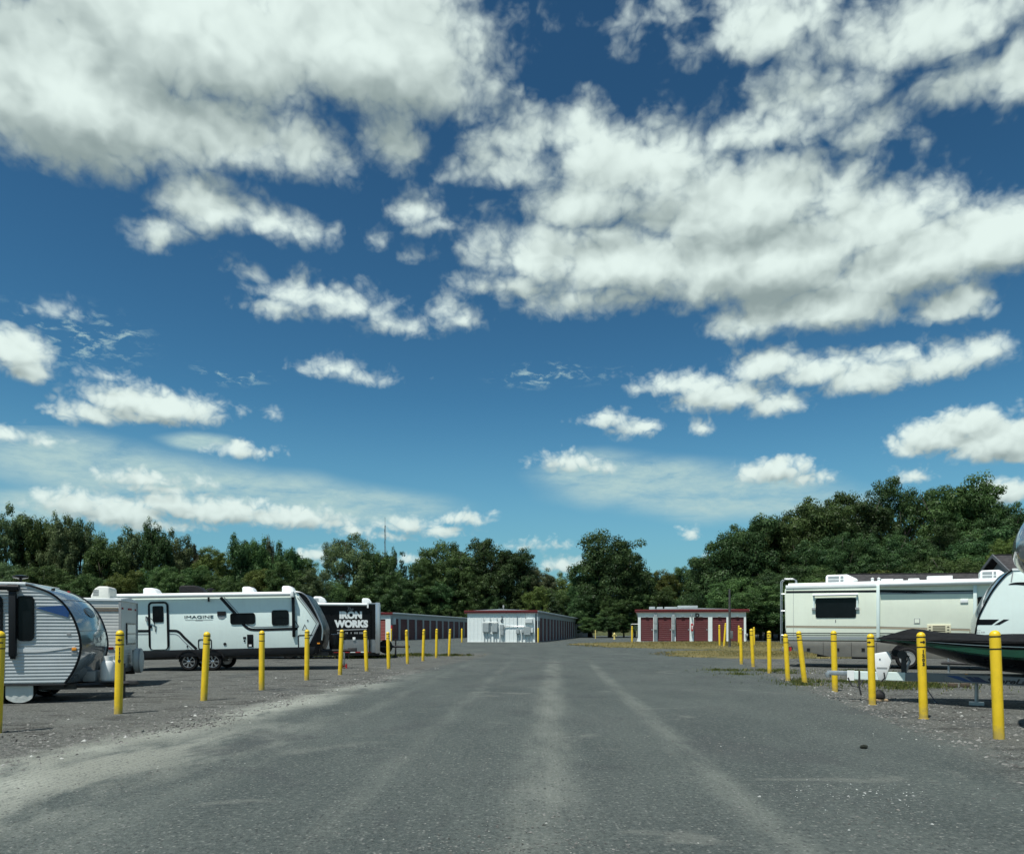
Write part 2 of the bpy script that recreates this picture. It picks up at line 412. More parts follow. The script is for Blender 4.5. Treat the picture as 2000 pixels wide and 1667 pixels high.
# ------------------------------------------------------------------ ground
def sstep(x, a, b):
    t = np.clip((x - a) / (b - a), 0, 1); return t * t * (3 - 2 * t)
def gz(X, Y):
    """height of the yard: level, rising a little towards the storage rows"""
    X = np.asarray(X, float); Y = np.asarray(Y, float)
    z = .40 * sstep(Y, 42, 66) + .10 * np.exp(-(((X - 17) / 9) ** 2 + ((Y - 64) / 6) ** 2))
    z = z + 6.0 * sstep(Y, 72, 150) * sstep(X, 22, 60)
    return z
def gzf(x, y): return float(gz(x, y))
def axis(pts):
    out = []
    for a, b, st in pts: out += list(np.arange(a, b, st))
    return np.array(out + [pts[-1][1]])
rng = np.random.default_rng(7)
gxs = axis([(-900, -120, 60), (-120, -40, 8), (-40, 40, 1.0), (40, 120, 8), (120, 900, 60)])
gys = axis([(-60, 2, 6), (2, 30, .6), (30, 90, 1.5), (90, 200, 10), (200, 1800, 100)])
XX, YY = np.meshgrid(gxs, gys)
ZZ = gz(XX, YY) + np.where(YY < 60, .012, .0) * (np.sin(XX * 1.3 + 2 * np.sin(YY * .4)) * np.sin(YY * .9 + .7 * XX))
gg = G().grid([[(float(XX[i, j]), float(YY[i, j]), float(ZZ[i, j])) for j in range(len(gxs))] for i in range(len(gys))])
def ground_material():
    m = bpy.data.materials.new('gravel_yard'); m.use_nodes = True
    q = NT(m.node_tree); b = m.node_tree.nodes['Principled BSDF']
    geo = q.n('ShaderNodeNewGeometry'); P = geo.outputs['Position']; x, y, z = q.sep(P)
    P2 = q.xyz(x, y, 0)
    wob = q.m('SUBTRACT', q.noise(P2, .45, 4, .6), .5)
    wob2 = q.m('SUBTRACT', q.noise(P2, 2.2, 4, .6), .5)
    # packed drive
    drive_n = q.noise(q.v('MULTIPLY', P2, (.8, .30, 1)), 1.0, 6, .62, .3)
    fine = q.noise(P2, 55, 3, .7); fine2 = q.noise(P2, 17, 4, .65); broad = q.noise(P2, .22, 4, .55)
    drive = q.mix(q.ss(drive_n, .3, .72), (.047, .060, .057, 1), (.071, .087, .080, 1))
    drive = q.mix(q.m('MULTIPLY', q.ss(broad, .4, .7), .4), drive, (.082, .095, .088, 1))
    drive = q.mix(q.m('MULTIPLY', q.ss(fine2, .50, .66), .5), drive, (.130, .145, .135, 1)); drive = q.mix(q.m('MULTIPLY', q.ss(fine2, .48, .34), .5), drive, (.030, .037, .037, 1))
    # loose verge gravel
    vg = q.mix(q.ss(fine2, .32, .68), (.040, .043, .039, 1), (.160, .166, .150, 1))
    vg = q.mix(q.m('MULTIPLY', q.ss(q.noise(q.v('MULTIPLY', P2, (.7, 1.6, 1)), 1.4, 5, .65), .5, .64), .8), vg, (.026, .026, .023, 1))
    vg = q.mix(q.m('MULTIPLY', q.ss(broad, .45, .7), .4), vg, (.098, .100, .086, 1))
    dl = q.m('SUBTRACT', x, q.m('MULTIPLY_ADD', y, .115, -6.7)); dl = q.m('ADD', dl, q.m('MULTIPLY_ADD', wob2, .7, q.m('MULTIPLY', wob, .8)))
    dr = q.m('SUBTRACT', q.m('MULTIPLY_ADD', y, .185, 4.3), x); dr = q.m('ADD', dr, q.m('MULTIPLY_ADD', wob2, .9, q.m('MULTIPLY', wob, 1.4)))
    inner = q.m('MINIMUM', q.ss(dl, -.25, .35), q.ss(dr, -.4, .9))
    inner = q.m('MAXIMUM', inner, q.ss(q.m('MULTIPLY_ADD', wob, 6, y), 46, 50))
    col = q.mix(inner, vg, drive)
    # pale stone dust: along the left edge and in the wheel tracks
    dn = q.noise(q.v('MULTIPLY', P2, (1.1, .45, 1)), .9, 6, .65, .4)
    edge = q.m('MULTIPLY', q.m('MULTIPLY', q.ss(dl, -.5, .25), q.ss(dl, 1.5, .3)), q.ss(dn, .30, .52))
    edge = q.m('MULTIPLY', edge, q.ss(y, 32, 14))
    near = q.m('MULTIPLY', q.m('MULTIPLY', q.ss(dl, -.2, .5), q.ss(dl, 3.2, 1.0)), q.m('MULTIPLY', q.ss(dn, .37, .58), q.ss(y, 15, 9)))
    dust = q.m('MAXIMUM', edge, near)
    trn = q.noise(q.v('MULTIPLY', P2, (2.0, .22, 1)), 1.3, 5, .65)
    for a0, b0, hw, am in ((-.08, .056, .50, .36), (1.62, .056, .30, .24), (-1.7, .045, .22, .15), (-3.3, .04, .3, .14)):
        d = q.m('ABSOLUTE', q.m('ADD', q.m('SUBTRACT', x, q.m('MULTIPLY_ADD', y, b0, a0)), q.m('MULTIPLY', wob, .28)))
        t = q.m('MULTIPLY', q.m('MULTIPLY', q.ss(q.m('MULTIPLY_ADD', wob2, .22, d), hw, hw * .1), q.ss(q.m('MULTIPLY_ADD', dn, .5, q.m('MULTIPLY', trn, .5)), .34, .60)), am)
        t = q.m('MULTIPLY', t, q.ss(y, 44, 30)); dust = q.m('MAXIMUM', dust, t)
    # tread ribs in the two main tracks
    rib = q.m('SINE', q.m('MULTIPLY', q.m('SUBTRACT', x, q.m('MULTIPLY', y, .056)), 75))
    dust = q.m('MULTIPLY', dust, q.m('MULTIPLY_ADD', rib, .08, .92))
    dcol = q.mix(q.ss(q.noise(P2, .3, 2), .45, .62), (.330, .350, .300, 1), (.235, .248, .210, 1))
    col = q.mix(q.m('MULTIPLY', dust, .88), col, dcol)
    # pale patches out by the storage rows, and stones
    far = q.m('MULTIPLY', q.ss(q.noise(q.v('MULTIPLY', P2, (.5, 1.2, 1)), .5, 4, .6), .6, .72), q.m('MULTIPLY', q.ss(y, 24, 32), .6))
    col = q.mix(far, col, (.19, .195, .175, 1))
    pn = q.noise(q.v('MULTIPLY', P2, (.9, .6, 1)), .55, 5, .6, .5)
    col = q.mix(q.m('MULTIPLY', q.ss(pn, .56, .63), .5), col, (.044, .051, .052, 1))
    pn2 = q.noise(q.v('ADD', q.v('MULTIPLY', P2, (.7, .9, 1)), (31, 7, 0)), .8, 6, .65, .6)
    col = q.mix(q.m('MULTIPLY', q.ss(pn2, .60, .68), .45), col, (.150, .160, .142, 1))
    st = q.vor(P2, 26, out='Color'); sd = q.vor(P2, 26)
    sr, sg, sb = q.sep(st)
    col = q.mix(q.m('MULTIPLY', q.ss(sd, .42, .12), q.m('MULTIPLY', q.ss(sr, .55, .95), .75)), col, (.24, .25, .23, 1))
    col = q.mix(q.m('MULTIPLY', q.ss(sd, .5, .2), q.m('MULTIPLY', q.ss(sr, .40, .05), .75)), col, (.026, .029, .031, 1))
    col = q.mix(q.m('MULTIPLY', q.ss(fine, .52, .76), .55), col, (.21, .22, .20, 1))
    col = q.mix(q.m('MULTIPLY', q.ss(fine, .48, .26), .60), col, (.026, .029, .030, 1))
    # grass beyond the yard
    gn = q.m('MULTIPLY_ADD', wob, 10, y)
    grass = q.mix(q.ss(q.noise(P2, .8, 5, .6), .35, .65), (.030, .045, .012, 1), (.085, .085, .028, 1))
    out = q.m('MAXIMUM', q.ss(gn, 150, 156), q.ss(q.m('MULTIPLY_ADD', wob, 8, q.m('ABSOLUTE', x)), 45, 50))
    col = q.mix(out, col, grass)
    q.put(b.inputs['Base Color'], col)
    q.put(b.inputs['Roughness'], .95); b.inputs['Specular IOR Level'].default_value = .25
    h = q.m('ADD', q.m('MULTIPLY', q.ss(sd, .5, .05), .7), q.m('MULTIPLY', fine2, .9))
    h = q.m('ADD', h, q.m('MULTIPLY', q.noise(P2, 90, 2), .35))
    bn = q.n('ShaderNodeBump'); bn.inputs['Distance'].default_value = .03
    q.put(bn.inputs['Strength'], q.m('MULTIPLY_ADD', inner, -.25, .75)); q.put(bn.inputs['Height'], h); q.put(b.inputs['Normal'], bn.outputs[0])
    return m
ground = obj('ground', gg, ground_material(), smooth=True); tag(ground, 'grey gravel yard with pale dusty wheel tracks', None, kind='structure')

def drive_left(y): return -6.7 + .115 * y
def drive_right(y): return 4.3 + .185 * y
# loose stones
def stones(name, n, sampler, size, m, label):
    base = np.array([(1, 0, 0), (0, 1, 0), (-1, 0, 0), (0, -1, 0), (.1, .1, .8), (0, 0, -.6)], float)
    fc = np.array([(0, 1, 4), (1, 2, 4), (2, 3, 4), (3, 0, 4), (1, 0, 5), (2, 1, 5), (3, 2, 5), (0, 3, 5)])
    XY = sampler(n); n = len(XY)
    s = size[0] * (size[1] / size[0]) ** (rng.random(n) ** 2.2)
    a = rng.random(n) * 6.283
    V = base[None] * (1 + .35 * rng.standard_normal((n, 6, 1))) * s[:, None, None] * np.array([1, .8, .62])
    ca, sa = np.cos(a)[:, None], np.sin(a)[:, None]
    Vx = V[:, :, 0] * ca - V[:, :, 1] * sa + XY[:, :1]; Vy = V[:, :, 0] * sa + V[:, :, 1] * ca + XY[:, 1:2]
    Vz = V[:, :, 2] + s[:, None] * .25 + gz(XY[:, 0], XY[:, 1])[:, None] - .008
    vv = np.stack([Vx, Vy, Vz], -1).reshape(-1, 3); ff = (fc[None] + 6 * np.arange(n)[:, None, None]).reshape(-1, 3)
    me = bpy.data.meshes.new(name); me.from_pydata(vv.tolist(), [], ff.tolist()); me.materials.append(m)
    at = me.attributes.new('tone', 'FLOAT', 'POINT'); at.data.foreach_set('value', np.repeat(rng.random(n), 6).astype('f'))
    o = bpy.data.objects.new(name, me); COL.objects.link(o); tag(o, label, 'stones', kind='stuff'); return o
def tone_mat(name, dark, mid, light, pw=.93):
    m = bpy.data.materials.new(name); m.use_nodes = True; q = NT(m.node_tree); b = m.node_tree.nodes['Principled BSDF']
    at = q.n('ShaderNodeAttribute', attribute_name='tone'); t = at.outputs['Fac']
    c = q.mix(q.lin(t, 0, .8), dark + (1,), mid + (1,)); c = q.mix(q.ss(t, pw - .03, pw), c, light + (1,))
    q.put(b.inputs['Base Color'], c); b.inputs['Roughness'].default_value = .9; b.inputs['Specular IOR Level'].default_value = .25
    return m
stone_m = tone_mat('loose_stone', (.05, .05, .047), (.20, .20, .185), (.42, .43, .40), .985)
def verge_pts(n):
    y = 6.5 + 24 * rng.random(n) ** 1.6; left = rng.random(n) < .5
    off = rng.exponential(2.2, n) - .45
    return np.stack([np.where(left, drive_left(y) - off, drive_right(y) + off), y], 1)
def drive_pts(n):
    y = 4.6 + 13 * rng.random(n) ** 1.9
    return np.stack([(rng.random(n) - .5) * 1.5 * y + .1, y], 1)
def white_pts(n):
    y = 7.2 + .7 * rng.standard_normal(n); return np.stack([4.25 + 1.0 * rng.standard_normal(n) - .45 * (y - 7.2), y], 1)
stones('verge_gravel', 16000, verge_pts, (.010, .042), stone_m, 'loose stones along both edges of the drive')
stones('drive_gravel', 11000, drive_pts, (.005, .016), stone_m, 'small stones scattered over the packed drive')
def windrow_pts(n):
    y = 6.2 + 22 * rng.random(n) ** 1.5; off = .35 * rng.standard_normal(n) + .25 * np.sin(y * 1.7) + .2 * np.sin(y * .63)
    left = rng.random(n) < .62
    return np.stack([np.where(left, drive_left(y) - .15 + off, drive_right(y) + .5 + 1.5 * off), y], 1)
stones('windrow_gravel', 9000, windrow_pts, (.008, .030), stone_m, 'ragged ridge of loose stones along the drive edges')
stones('white_gravel', 420, white_pts, (.006, .016), tone_mat('pale_stone', (.30, .31, .30), (.5, .52, .5), (.6, .62, .6)), 'crushed pale stone chips on the right of the drive')

# ------------------------------------------------------------------ grass
def blades(name, pts, hgt, m, label, kind='stuff'):
    n = len(pts); a = rng.random(n) * 6.283; h = hgt * (.4 + .8 * rng.random(n)); w = .004 + .006 * rng.random(n) + .0003 * pts[:, 1]
    lean = (rng.random(n) * .6) * h; la = rng.random(n) * 6.283
    z = gz(pts[:, 0], pts[:, 1])
    b0 = np.stack([pts[:, 0] - w * np.cos(a), pts[:, 1] - w * np.sin(a), z - .01], 1)
    b1 = np.stack([pts[:, 0] + w * np.cos(a), pts[:, 1] + w * np.sin(a), z - .01], 1)
    t = np.stack([pts[:, 0] + lean * np.cos(la), pts[:, 1] + lean * np.sin(la), z + h], 1)
    vv = np.stack([b0, b1, t], 1).reshape(-1, 3)
    me = bpy.data.meshes.new(name); me.from_pydata(vv.tolist(), [], np.arange(3 * n).reshape(-1, 3).tolist()); me.materials.append(m)
    at = me.attributes.new('tone', 'FLOAT', 'POINT'); at.data.foreach_set('value', np.repeat(rng.random(n), 3).astype('f'))
    o = bpy.data.objects.new(name, me); COL.objects.link(o); return tag(o, label, 'grass', kind=kind)
grass_m = tone_mat('grass_green', (.035, .055, .012), (.085, .105, .025), (.20, .17, .06), .9)
dry_m = tone_mat('grass_dry', (.055, .060, .014), (.15, .125, .035), (.30, .22, .08), .85)
def patch(cx, cy, rx, ry, n, rot=0):
    k = 7; cl = np.stack([rng.standard_normal(k) * .5, rng.standard_normal(k) * .5], 1)
    r = np.sqrt(rng.random(n)) * (1 + .35 * rng.standard_normal(n)); t = rng.random(n) * 6.283
    u, v = rx * r * np.cos(t), ry * r * np.sin(t)
    if rx < 4:                                   # scraggy tufts rather than an even sward
        ci = rng.integers(0, k, n); sp = rng.exponential(.22, n); u = .45 * u * (sp > .5) + rx * (cl[ci, 0] + sp * np.cos(t)); v = .45 * v * (sp > .5) + ry * (cl[ci, 1] + sp * np.sin(t))
    return np.stack([cx + u * math.cos(rot) - v * math.sin(rot), cy + u * math.sin(rot) + v * math.cos(rot)], 1)
blades('grass_under_trailer', np.concatenate([patch(9.6, 21.2, 1.7, 1.6, 3200), patch(10.2, 20.6, .35, .35, 500), patch(11.4, 20.4, 1.6, 1.2, 2000), patch(8.6, 22.6, .8, 1.2, 700), patch(9.2, 27.8, 1.6, 1.6, 1800), patch(12.5, 27.5, 1.5, 1.2, 800)]), .085, grass_m,
       'green grass tufts growing in gravel around boat trailer tongue')
blades('grass_by_bollards', np.concatenate([patch(-5.4, 45, 1.6, 1.2, 3500), patch(-8.4, 43, 2.4, 1.6, 4500), patch(-3.6, 44.5, .7, .6, 1200), patch(-11, 44.5, 2, 1.2, 2500)]), .13, grass_m,
       'green grass at the far end of the left bollard row')
lg = G(); la = []
def lawn_edge(cx, cy, rx, ry, n=48, ph=0):
    p = []
    for k in range(n):
        t = 2 * math.pi * k / n; w = 1 + .10 * math.sin(3 * t + ph) + .06 * math.sin(7 * t + 2 * ph)
        p.append((cx + rx * w * math.cos(t), cy + ry * w * math.sin(t)))
    return p
def lawn(name, cx, cy, rx, ry, ph, label):
    rows = []
    for f in np.linspace(0, 1, 12):
        e = lawn_edge(cx, cy, rx, ry, 48, ph); rows.append([(cx + (x - cx) * f, cy + (y - cy) * f) for x, y in e + e[:1]])
    o = obj(name, G().grid([[(x, y, gzf(x, y) + (.05 if f < 11 else -.02)) for x, y in r] for f, r in enumerate(rows)]), LAWN, smooth=True)
    tag(o, label, None, kind='structure')
    n = int(rx * ry * 260); P_ = patch(cx, cy, rx * .97, ry * .97, n)
    P_ = P_[((P_[:, 0] - cx) / rx) ** 2 + ((P_[:, 1] - cy) / ry) ** 2 < 1.1]
    blades(name + '_grass', P_ , .12, dry_m, label + ', its blades')
def lawn_material():
    m = bpy.data.materials.new('dry_lawn'); m.use_nodes = True; q = NT(m.node_tree); b = m.node_tree.nodes['Principled BSDF']
    P = q.n('ShaderNodeNewGeometry').outputs['Position']
    a = q.noise(q.v('MULTIPLY', P, (.5, 1.2, 1)), .8, 5, .65); c = q.noise(P, 9, 4, .7)
    col = q.mix(q.ss(a, .35, .65), (.050, .055, .016, 1), (.165, .135, .040, 1)); col = q.mix(q.m('MULTIPLY', q.ss(c, .4, .7), .5), col, (.20, .165, .06, 1))
    q.put(b.inputs['Base Color'], col); b.inputs['Roughness'].default_value = .95
    bn = q.n('ShaderNodeBump'); bn.inputs['Strength'].default_value = .8; bn.inputs['Distance'].default_value = .06; q.put(bn.inputs['Height'], c); q.put(b.inputs['Normal'], bn.outputs[0])
    return m
LAWN = lawn_material()
lawn('dry_lawn', 16.4, 59.6, 11.6, 6.6, .4, 'dry yellow-green lawn strip in front of red door storage building')
lawn('lawn_island', 16.2, 46.0, 7.6, 5.6, 1.7, 'patchy grass island beyond the right bollard row')

# ------------------------------------------------------------------ storage buildings
wall_w = mat('white_steel_wall', (.72, .78, .76), .42, var=.03, dirt=.10, dcol=(.5, .52, .48))
wall_g = mat('grey_steel_wall', (.36, .40, .41), .45, var=.05)
trim_r = mat('red_steel_trim', (.17, .026, .026), .4, var=.08)
door_r = mat('red_rollup_door', (.088, .009, .012), .55, var=.12, vscale=1.5)
roof_g = mat('galvalume_roof', (.50, .53, .53), .35, .6, var=.06)
box_g = mat('grey_cabinet', (.34, .38, .38), .45, .2, var=.06)
box_w = mat('pale_cabinet', (.55, .60, .59), .45, var=.05)
conc = mat('concrete_pad', (.36, .36, .34), .9, var=.15, bump=.3)

def rollup(w, h, slats=14):
    """a ribbed roll-up door leaf facing -y, lower left corner at the origin"""
    g = G(); prof = []
    for k in range(slats):
        z0, z1 = h * k / slats, h * (k + 1) / slats; d = (z1 - z0)
        prof += [(0.0, z0), (-.018, z0 + d * .22), (-.018, z1 - d * .22)]
    prof.append((0.0, h))
    n = len(prof); g.grid([[(0, y, z) for y, z in prof], [(w, y, z) for y, z in prof]])
    g.box(0, w, .004, .03, 0, h)
    return g
def ribbed(w, h, pitch=.305, rib=.07):
    """ribbed steel sheet facing -y"""
    g = G(); g.box(0, w, 0, .05, 0, h)
    k = pitch / 2
    while k < w - rib:
        g.prism_z([(k, 0), (k + .02, -.028), (k + rib - .02, -.028), (k + rib, 0)], 0, h); k += pitch
    return g
def storage(label, X0, Y0, yaw, Wd, L, hh, z0, front, ndoors, side_door=True):
    t = thing('storage_building', label, 'building', (X0, Y0, z0), (0, 0, yaw), 'rows of self storage units')
    obj('foundation', G().box(-.12, Wd + .12, -.15, L + .1, -.5, .03), conc, t)
    obj('core', G().box(.12, Wd - .12, .12, L - .05, .03, hh - .05), dgrey, t)
    # roof: low gable running the length
    rp = [(-.18, hh - .02), (Wd + .18, hh - .02), (Wd + .18, hh + .06), (Wd / 2, hh + .22), (-.18, hh + .06)]
    rf = obj('roof', G().prism_y(rp, -.10, L + .1), roof_g, t)
    g = G()
    for k in range(int(L / .61)): g.box(Wd + .0, Wd + .185, .1 + k * .61, .14 + k * .61, hh + .055, hh + .095)
    obj('seam', g, roof_g, rf)['kind'] = 'stuff'
    obj('fascia', G().box(-.26, Wd + .26, -.20, -.10, hh - .16, hh + .09).box(-.26, Wd + .26, -.24, -.20, hh - .02, hh + .05), trim_r, t)
    obj('gutter', G().box(Wd + .18, Wd + .30, -.08, L + .1, hh - .06, hh + .05), box_w, t)
    # long side with doors, facing +x
    sw = obj('side_wall', G().box(Wd - .12, Wd, .0, L, hh - .55, hh - .02), wall_g, t)
    pit = L / ndoors
    pm = None; dm = None
    for k in range(ndoors + 1):
        y = min(max(k * pit - .28, 0), L - .3)
        if pm is None:
            o = obj('pier', G().box(Wd - .12, Wd, 0, .56, .03, hh - .55), wall_g, t); pm = o.data
        else:
            o = bpy.data.objects.new('pier', pm); COL.objects.link(o); o.parent = t
        o.location = (0, y, 0)
    for k in range(ndoors):
        if dm is None:
            g = rollup(pit - .58, hh - .60); o = obj('door', g, door_r, t); dm = o.data
        else:
            o = bpy.data.objects.new('door', dm); COL.objects.link(o); o.parent = t
        o.rotation_euler = (0, 0, R(90)); o.location = (Wd - .09, k * pit + .29, .04)
    # far side and back: plain sheet
    obj('back_wall', G().box(0, .12, .0, L, .03, hh - .02).box(0, Wd, L, L + .1, .03, hh - .02), wall_g, t)
    return t
YAW = R(-9.5)
def placer(X0, Y0, z0, yaw):
    f = side_of(X0, Y0, yaw)
    def q(px, py): s, z = f(px, py); return s, z - z0
    return q
# --- building with the white gable end
zc = .38; Yc = 71.1; Xc = (913 - CX) / F * Yc
qc = placer(Xc, Yc, zc, YAW)
Wc = qc(1045, 1230)[0]
bc = storage('white ribbed gable end storage building with electrical cabinets and letter C', Xc, Yc, YAW, Wc, 73, 2.85, zc, 'sheet', 24)
obj('front_wall', ribbed(Wc, 2.68, .37), wall_w, bc, loc=(0, -.03, .03))
def cab(px0, px1, py0, py1, q, parent, m=box_g, depth=.22, name='electrical_cabinet', y=-.06):
    x0, z1 = q(px0, py0); x1, z0 = q(px1, py1)
    o = obj(name, G().box(x0, x1, y - depth, y, z0, z1), m, parent, bevel=.015, seg=1)
    obj('cabinet_door', G().box(x0 + .04, x1 - .04, y - depth - .012, y - depth, z0 + .04, z1 - .04), m, o)
    return o
def Z4(x, y): return 720 + x / 4.348, 1150 + y / 4.348
def cabz(x0, x1, y0, y1, q, parent, Z, **k):
    a = Z(x0, y0); b = Z(x1, y1); return cab(a[0], b[0], a[1], b[1], q, parent, **k)
def pipe(pts, q, parent, Z, r=.03, y=-.12, m=None, name='conduit'):
    P = [];
    for p in pts: s, z = q(*Z(*p)); P.append((s, y, max(z, .0)))
    return obj(name, G().tube(P, r, 6), m or galv, parent, smooth=True)
for c in ((972, 1025, 288, 366), (1050, 1098, 288, 366), (1118, 1150, 300, 345), (1120, 1150, 346, 392), (1255, 1285, 340, 378), (1300, 1320, 342, 372), (1330, 1395, 250, 290), (1320, 1378, 318, 390), (1380, 1400, 330, 370)):
    cabz(*c, qc, bc, Z4, m=box_g if c[0] not in (1330, 1380) else box_w)
for p in ([(980, 245), (980, 286)], [(1092, 245), (1092, 286)], [(1036, 245), (1036, 452)], [(985, 368), (985, 452)], [(1010, 368), (1010, 452)], [(1065, 368), (1065, 452)], [(1085, 368), (1085, 452)],
          [(1145, 394), (1145, 452)], [(1262, 222), (1262, 338)], [(1262, 380), (1262, 452)], [(1276, 380), (1276, 452)], [(1305, 374), (1305, 452)], [(1332, 180), (1332, 250)], [(1335, 392), (1335, 452)], [(1362, 392), (1362, 452)], [(1388, 372), (1388, 452)], [(1120, 394), (1112, 452)]):
    pipe(p, qc, bc, Z4)
pipe([(972, 280), (1100, 280)], qc, bc, Z4, r=.05, m=box_g, name='cable_tray')
pipe([(1036, 372), (1100, 372)], qc, bc, Z4, r=.04, m=box_g, name='cable_tray')
pipe([(1150, 330), (1165, 312), (1320, 314)], qc, bc, Z4, r=.035)
s, z = qc(*Z4(1133, 268)); text_on_side('letter', 'C', s, z, -.075, lettering, bc, .33, .27, .06)
obj('letter_lamp', G().box(s - .05, s + .05, -.2, -.06, z + .30, z + .42), dgrey, bc)
s, z = qc(*Z4(1140, 150)); ms = obj('mast', G().tube([(s, .4, 2.9), (s, .4, z + .15)], .035, 6), galv, bc, smooth=True)
obj('antenna', G().box(s - .09, s + .05, .36, .44, z - .10, z + .16), grey_p, ms, bevel=.02)
s, z = qc(1050, 1210)
obj('floodlight', G().box(Wc, Wc + .32, .25, .55, 2.0, 2.35), box_w, bc, bevel=.03)
obj('floodlight', G().box(Wc, Wc + .30, .95, 1.3, 2.0, 2.35), box_w, bc, bevel=.03)
obj('corner_panel', G().box(Wc, Wc + .12, .35, .85, .5, 1.95), charcoal, bc)
obj('downspout', G().tube([(Wc + .24, -.02, 2.8), (Wc + .24, -.02, 1.2), (Wc + .24, -.02, .05)], .05, 6), box_w, bc)
# --- long building on the left
zb = .40; Yb = 79.5; Xb_r = (763 - CX) / F * Yb; Wb = 6.3
Xb = Xb_r - Wb * math.cos(YAW); Yb0 = Yb - Wb * math.sin(YAW)
bb = storage('long grey storage building with dark red doors behind the black trailer', Xb, Yb0, YAW, Wb, 61, 2.85, zb, 'doors', 20)
for a, b_ in ((.55, 2.9), (3.4, 5.75)):
    obj('door', rollup(b_ - a, 2.15), mat('red_front_door', (.20, .028, .024), .5, var=.1), bb, loc=(a, .05, .05))
for a, b_ in ((0, .55), (2.9, 3.4), (5.75, Wb)):
    obj('pier', G().box(a, b_, -.03, .1, .03, 2.25), wall_w, bb)
obj('front_wall', G().box(0, Wb, -.034, .1, 2.25, 2.72), wall_w, bb)
obj('floodlight', G().box(Wb, Wb + .30, .5, .85, 1.7, 2.35), box_w, bb, bevel=.03)
obj('fire_extinguisher_box', G().box(Wb + .0, Wb + .16, -.02, .3, 1.0, 1.6), redp, bb, bevel=.02)
# --- short building with the row of red doors
zd = .50; Yd = 67.4; Xd = (1246 - CX) / F * Yd
qd = placer(Xd, Yd, zd, YAW)
Wdd = qd(1457, 1230)[0]
bd = storage('white fronted storage building with six red doors and letter D', Xd, Yd, YAW, Wdd, 40, 2.72, zd, 'doors', 13)
def Z5(x, y): return 1150 + x / 5.128, 1150 + y / 5.128
xs = []
zt = qd(*Z5(700, 281))[1]
for a, b_ in ((520, 645), (690, 828), (870, 1010), (1052, 1195), (1237, 1378), (1420, 1553)):
    x0 = qd(*Z5(a, 300))[0]; x1 = qd(*Z5(b_, 300))[0]; xs.append((x0, x1))
    d = obj('door', rollup(x1 - x0, zt - .05, 12), door_r, bd, loc=(x0, .06, .05))
    obj('latch', G().box(x1 - x0 - .14, x1 - x0 - .05, -.05, -.015, .95, 1.05), galv, d)
    obj('door_lamp', G().box((x0 + x1) / 2 - .12, (x0 + x1) / 2 + .12, -.10, -.03, zt + .04, zt + .09), box_g, bd)
ed = [0] + [v for p in xs for v in p] + [Wdd]
for k in range(0, len(ed), 2): obj('pier', G().box(ed[k], ed[k + 1], -.03, .1, .03, zt), wall_w, bd)
obj('front_wall', G().box(0, Wdd, -.034, .1, zt, 2.56), wall_w, bd)
for c in ((650, 684, 262, 350), (650, 684, 352, 410), (830, 861, 262, 350), (830, 861, 352, 412), (1566, 1590, 445, 470), (1028, 1042, 425, 460), (1024, 1034, 252, 280)):
    cabz(*c, qd, bd, Z5, m=box_g, depth=.2)
for p in ([(660, 200), (660, 262)], [(675, 200), (675, 262)], [(655, 412), (655, 528)], [(668, 412), (668, 528)], [(680, 412), (680, 528)], [(845, 205), (845, 262)], [(855, 205), (855, 262)], [(836, 414), (836, 526)], [(850, 414), (850, 526)], [(1578, 470), (1578, 515)]):
    pipe(p, qd, bd, Z5, r=.045)
fx = cabz(1022, 1046, 345, 420, qd, bd, Z5, m=redp, depth=.12, name='fire_extinguisher_box')
s, z = qd(*Z5(1034, 382)); obj('arrow_sign', G().box(s - .03, s + .03, -.20, -.194, z - .16, z + .16).prism_y([(s - .08, z + .06), (s + .08, z + .06), (s, z + .18)], -.203, -.197), lettering_w, bd)
s, z = qd(*Z5(1087, 262)); text_on_side('letter', 'D', s, z, -.075, lettering, bd, .36, .34, .06)
for a, b_, h_ in ((606, 665, .32), (684, 745, .30), (762, 890, .30), (895, 1100, .40)):
    x0 = qd(*Z5(a, 200))[0]; x1 = qd(*Z5(b_, 200))[0]
    obj('roof_unit', G().box(x0, x1, 1.0, 1.9, 2.72, 2.76 + h_), box_g, bd, bevel=.03)
# --- shingled house behind the motorhome
shingle = bpy.data.materials.new('dark_shingles'); shingle.use_nodes = True
q = NT(shingle.node_tree); b = shingle.node_tree.nodes['Principled BSDF']
P = q.n('ShaderNodeTexCoord').outputs['Object']
c1 = q.noise(q.v('MULTIPLY', P, (3, 3, 8)), 1.0, 4, .7); c2 = q.noise(P, .4, 3)
col = q.mix(q.ss(c1, .35, .65), (.018, .018, .020, 1), (.052, .050, .052, 1)); col = q.mix(q.m('MULTIPLY', q.ss(c2, .4, .7), .4), col, (.045, .040, .038, 1))
q.put(b.inputs['Base Color'], col); b.inputs['Roughness'].default_value = .9
siding = mat('grey_lap_siding', (.28, .30, .30), .6, var=.06)
hs = thing('house', 'low house with dark shingled roofs behind the cream motorhome', 'house', (27.6, 60, .45), (0, 0, R(-6)))
obj('wall', G().box(0.4, 12.5, .4, 8.6, -.6, 3.6), siding, hs)
obj('wall', G().box(11.2, 19.5, -1.6, 6.5, -.6, 4.4), siding, hs)
rf = obj('roof', G().prism_x([(-.2, 3.5), (4.5, 5.75), (9.2, 3.5), (9.2, 3.35), (4.5, 5.60), (-.2, 3.35)], 0, 12.6), shingle, hs)
obj('ridge_cap', G().box(0, 12.6, 4.38, 4.62, 5.74, 5.79), shingle, rf)
rf = obj('roof', G().prism_x([(-2.2, 4.3), (2.4, 7.05), (7.0, 4.3), (7.0, 4.12), (2.4, 6.87), (-2.2, 4.12)], 10.6, 20), shingle, hs)
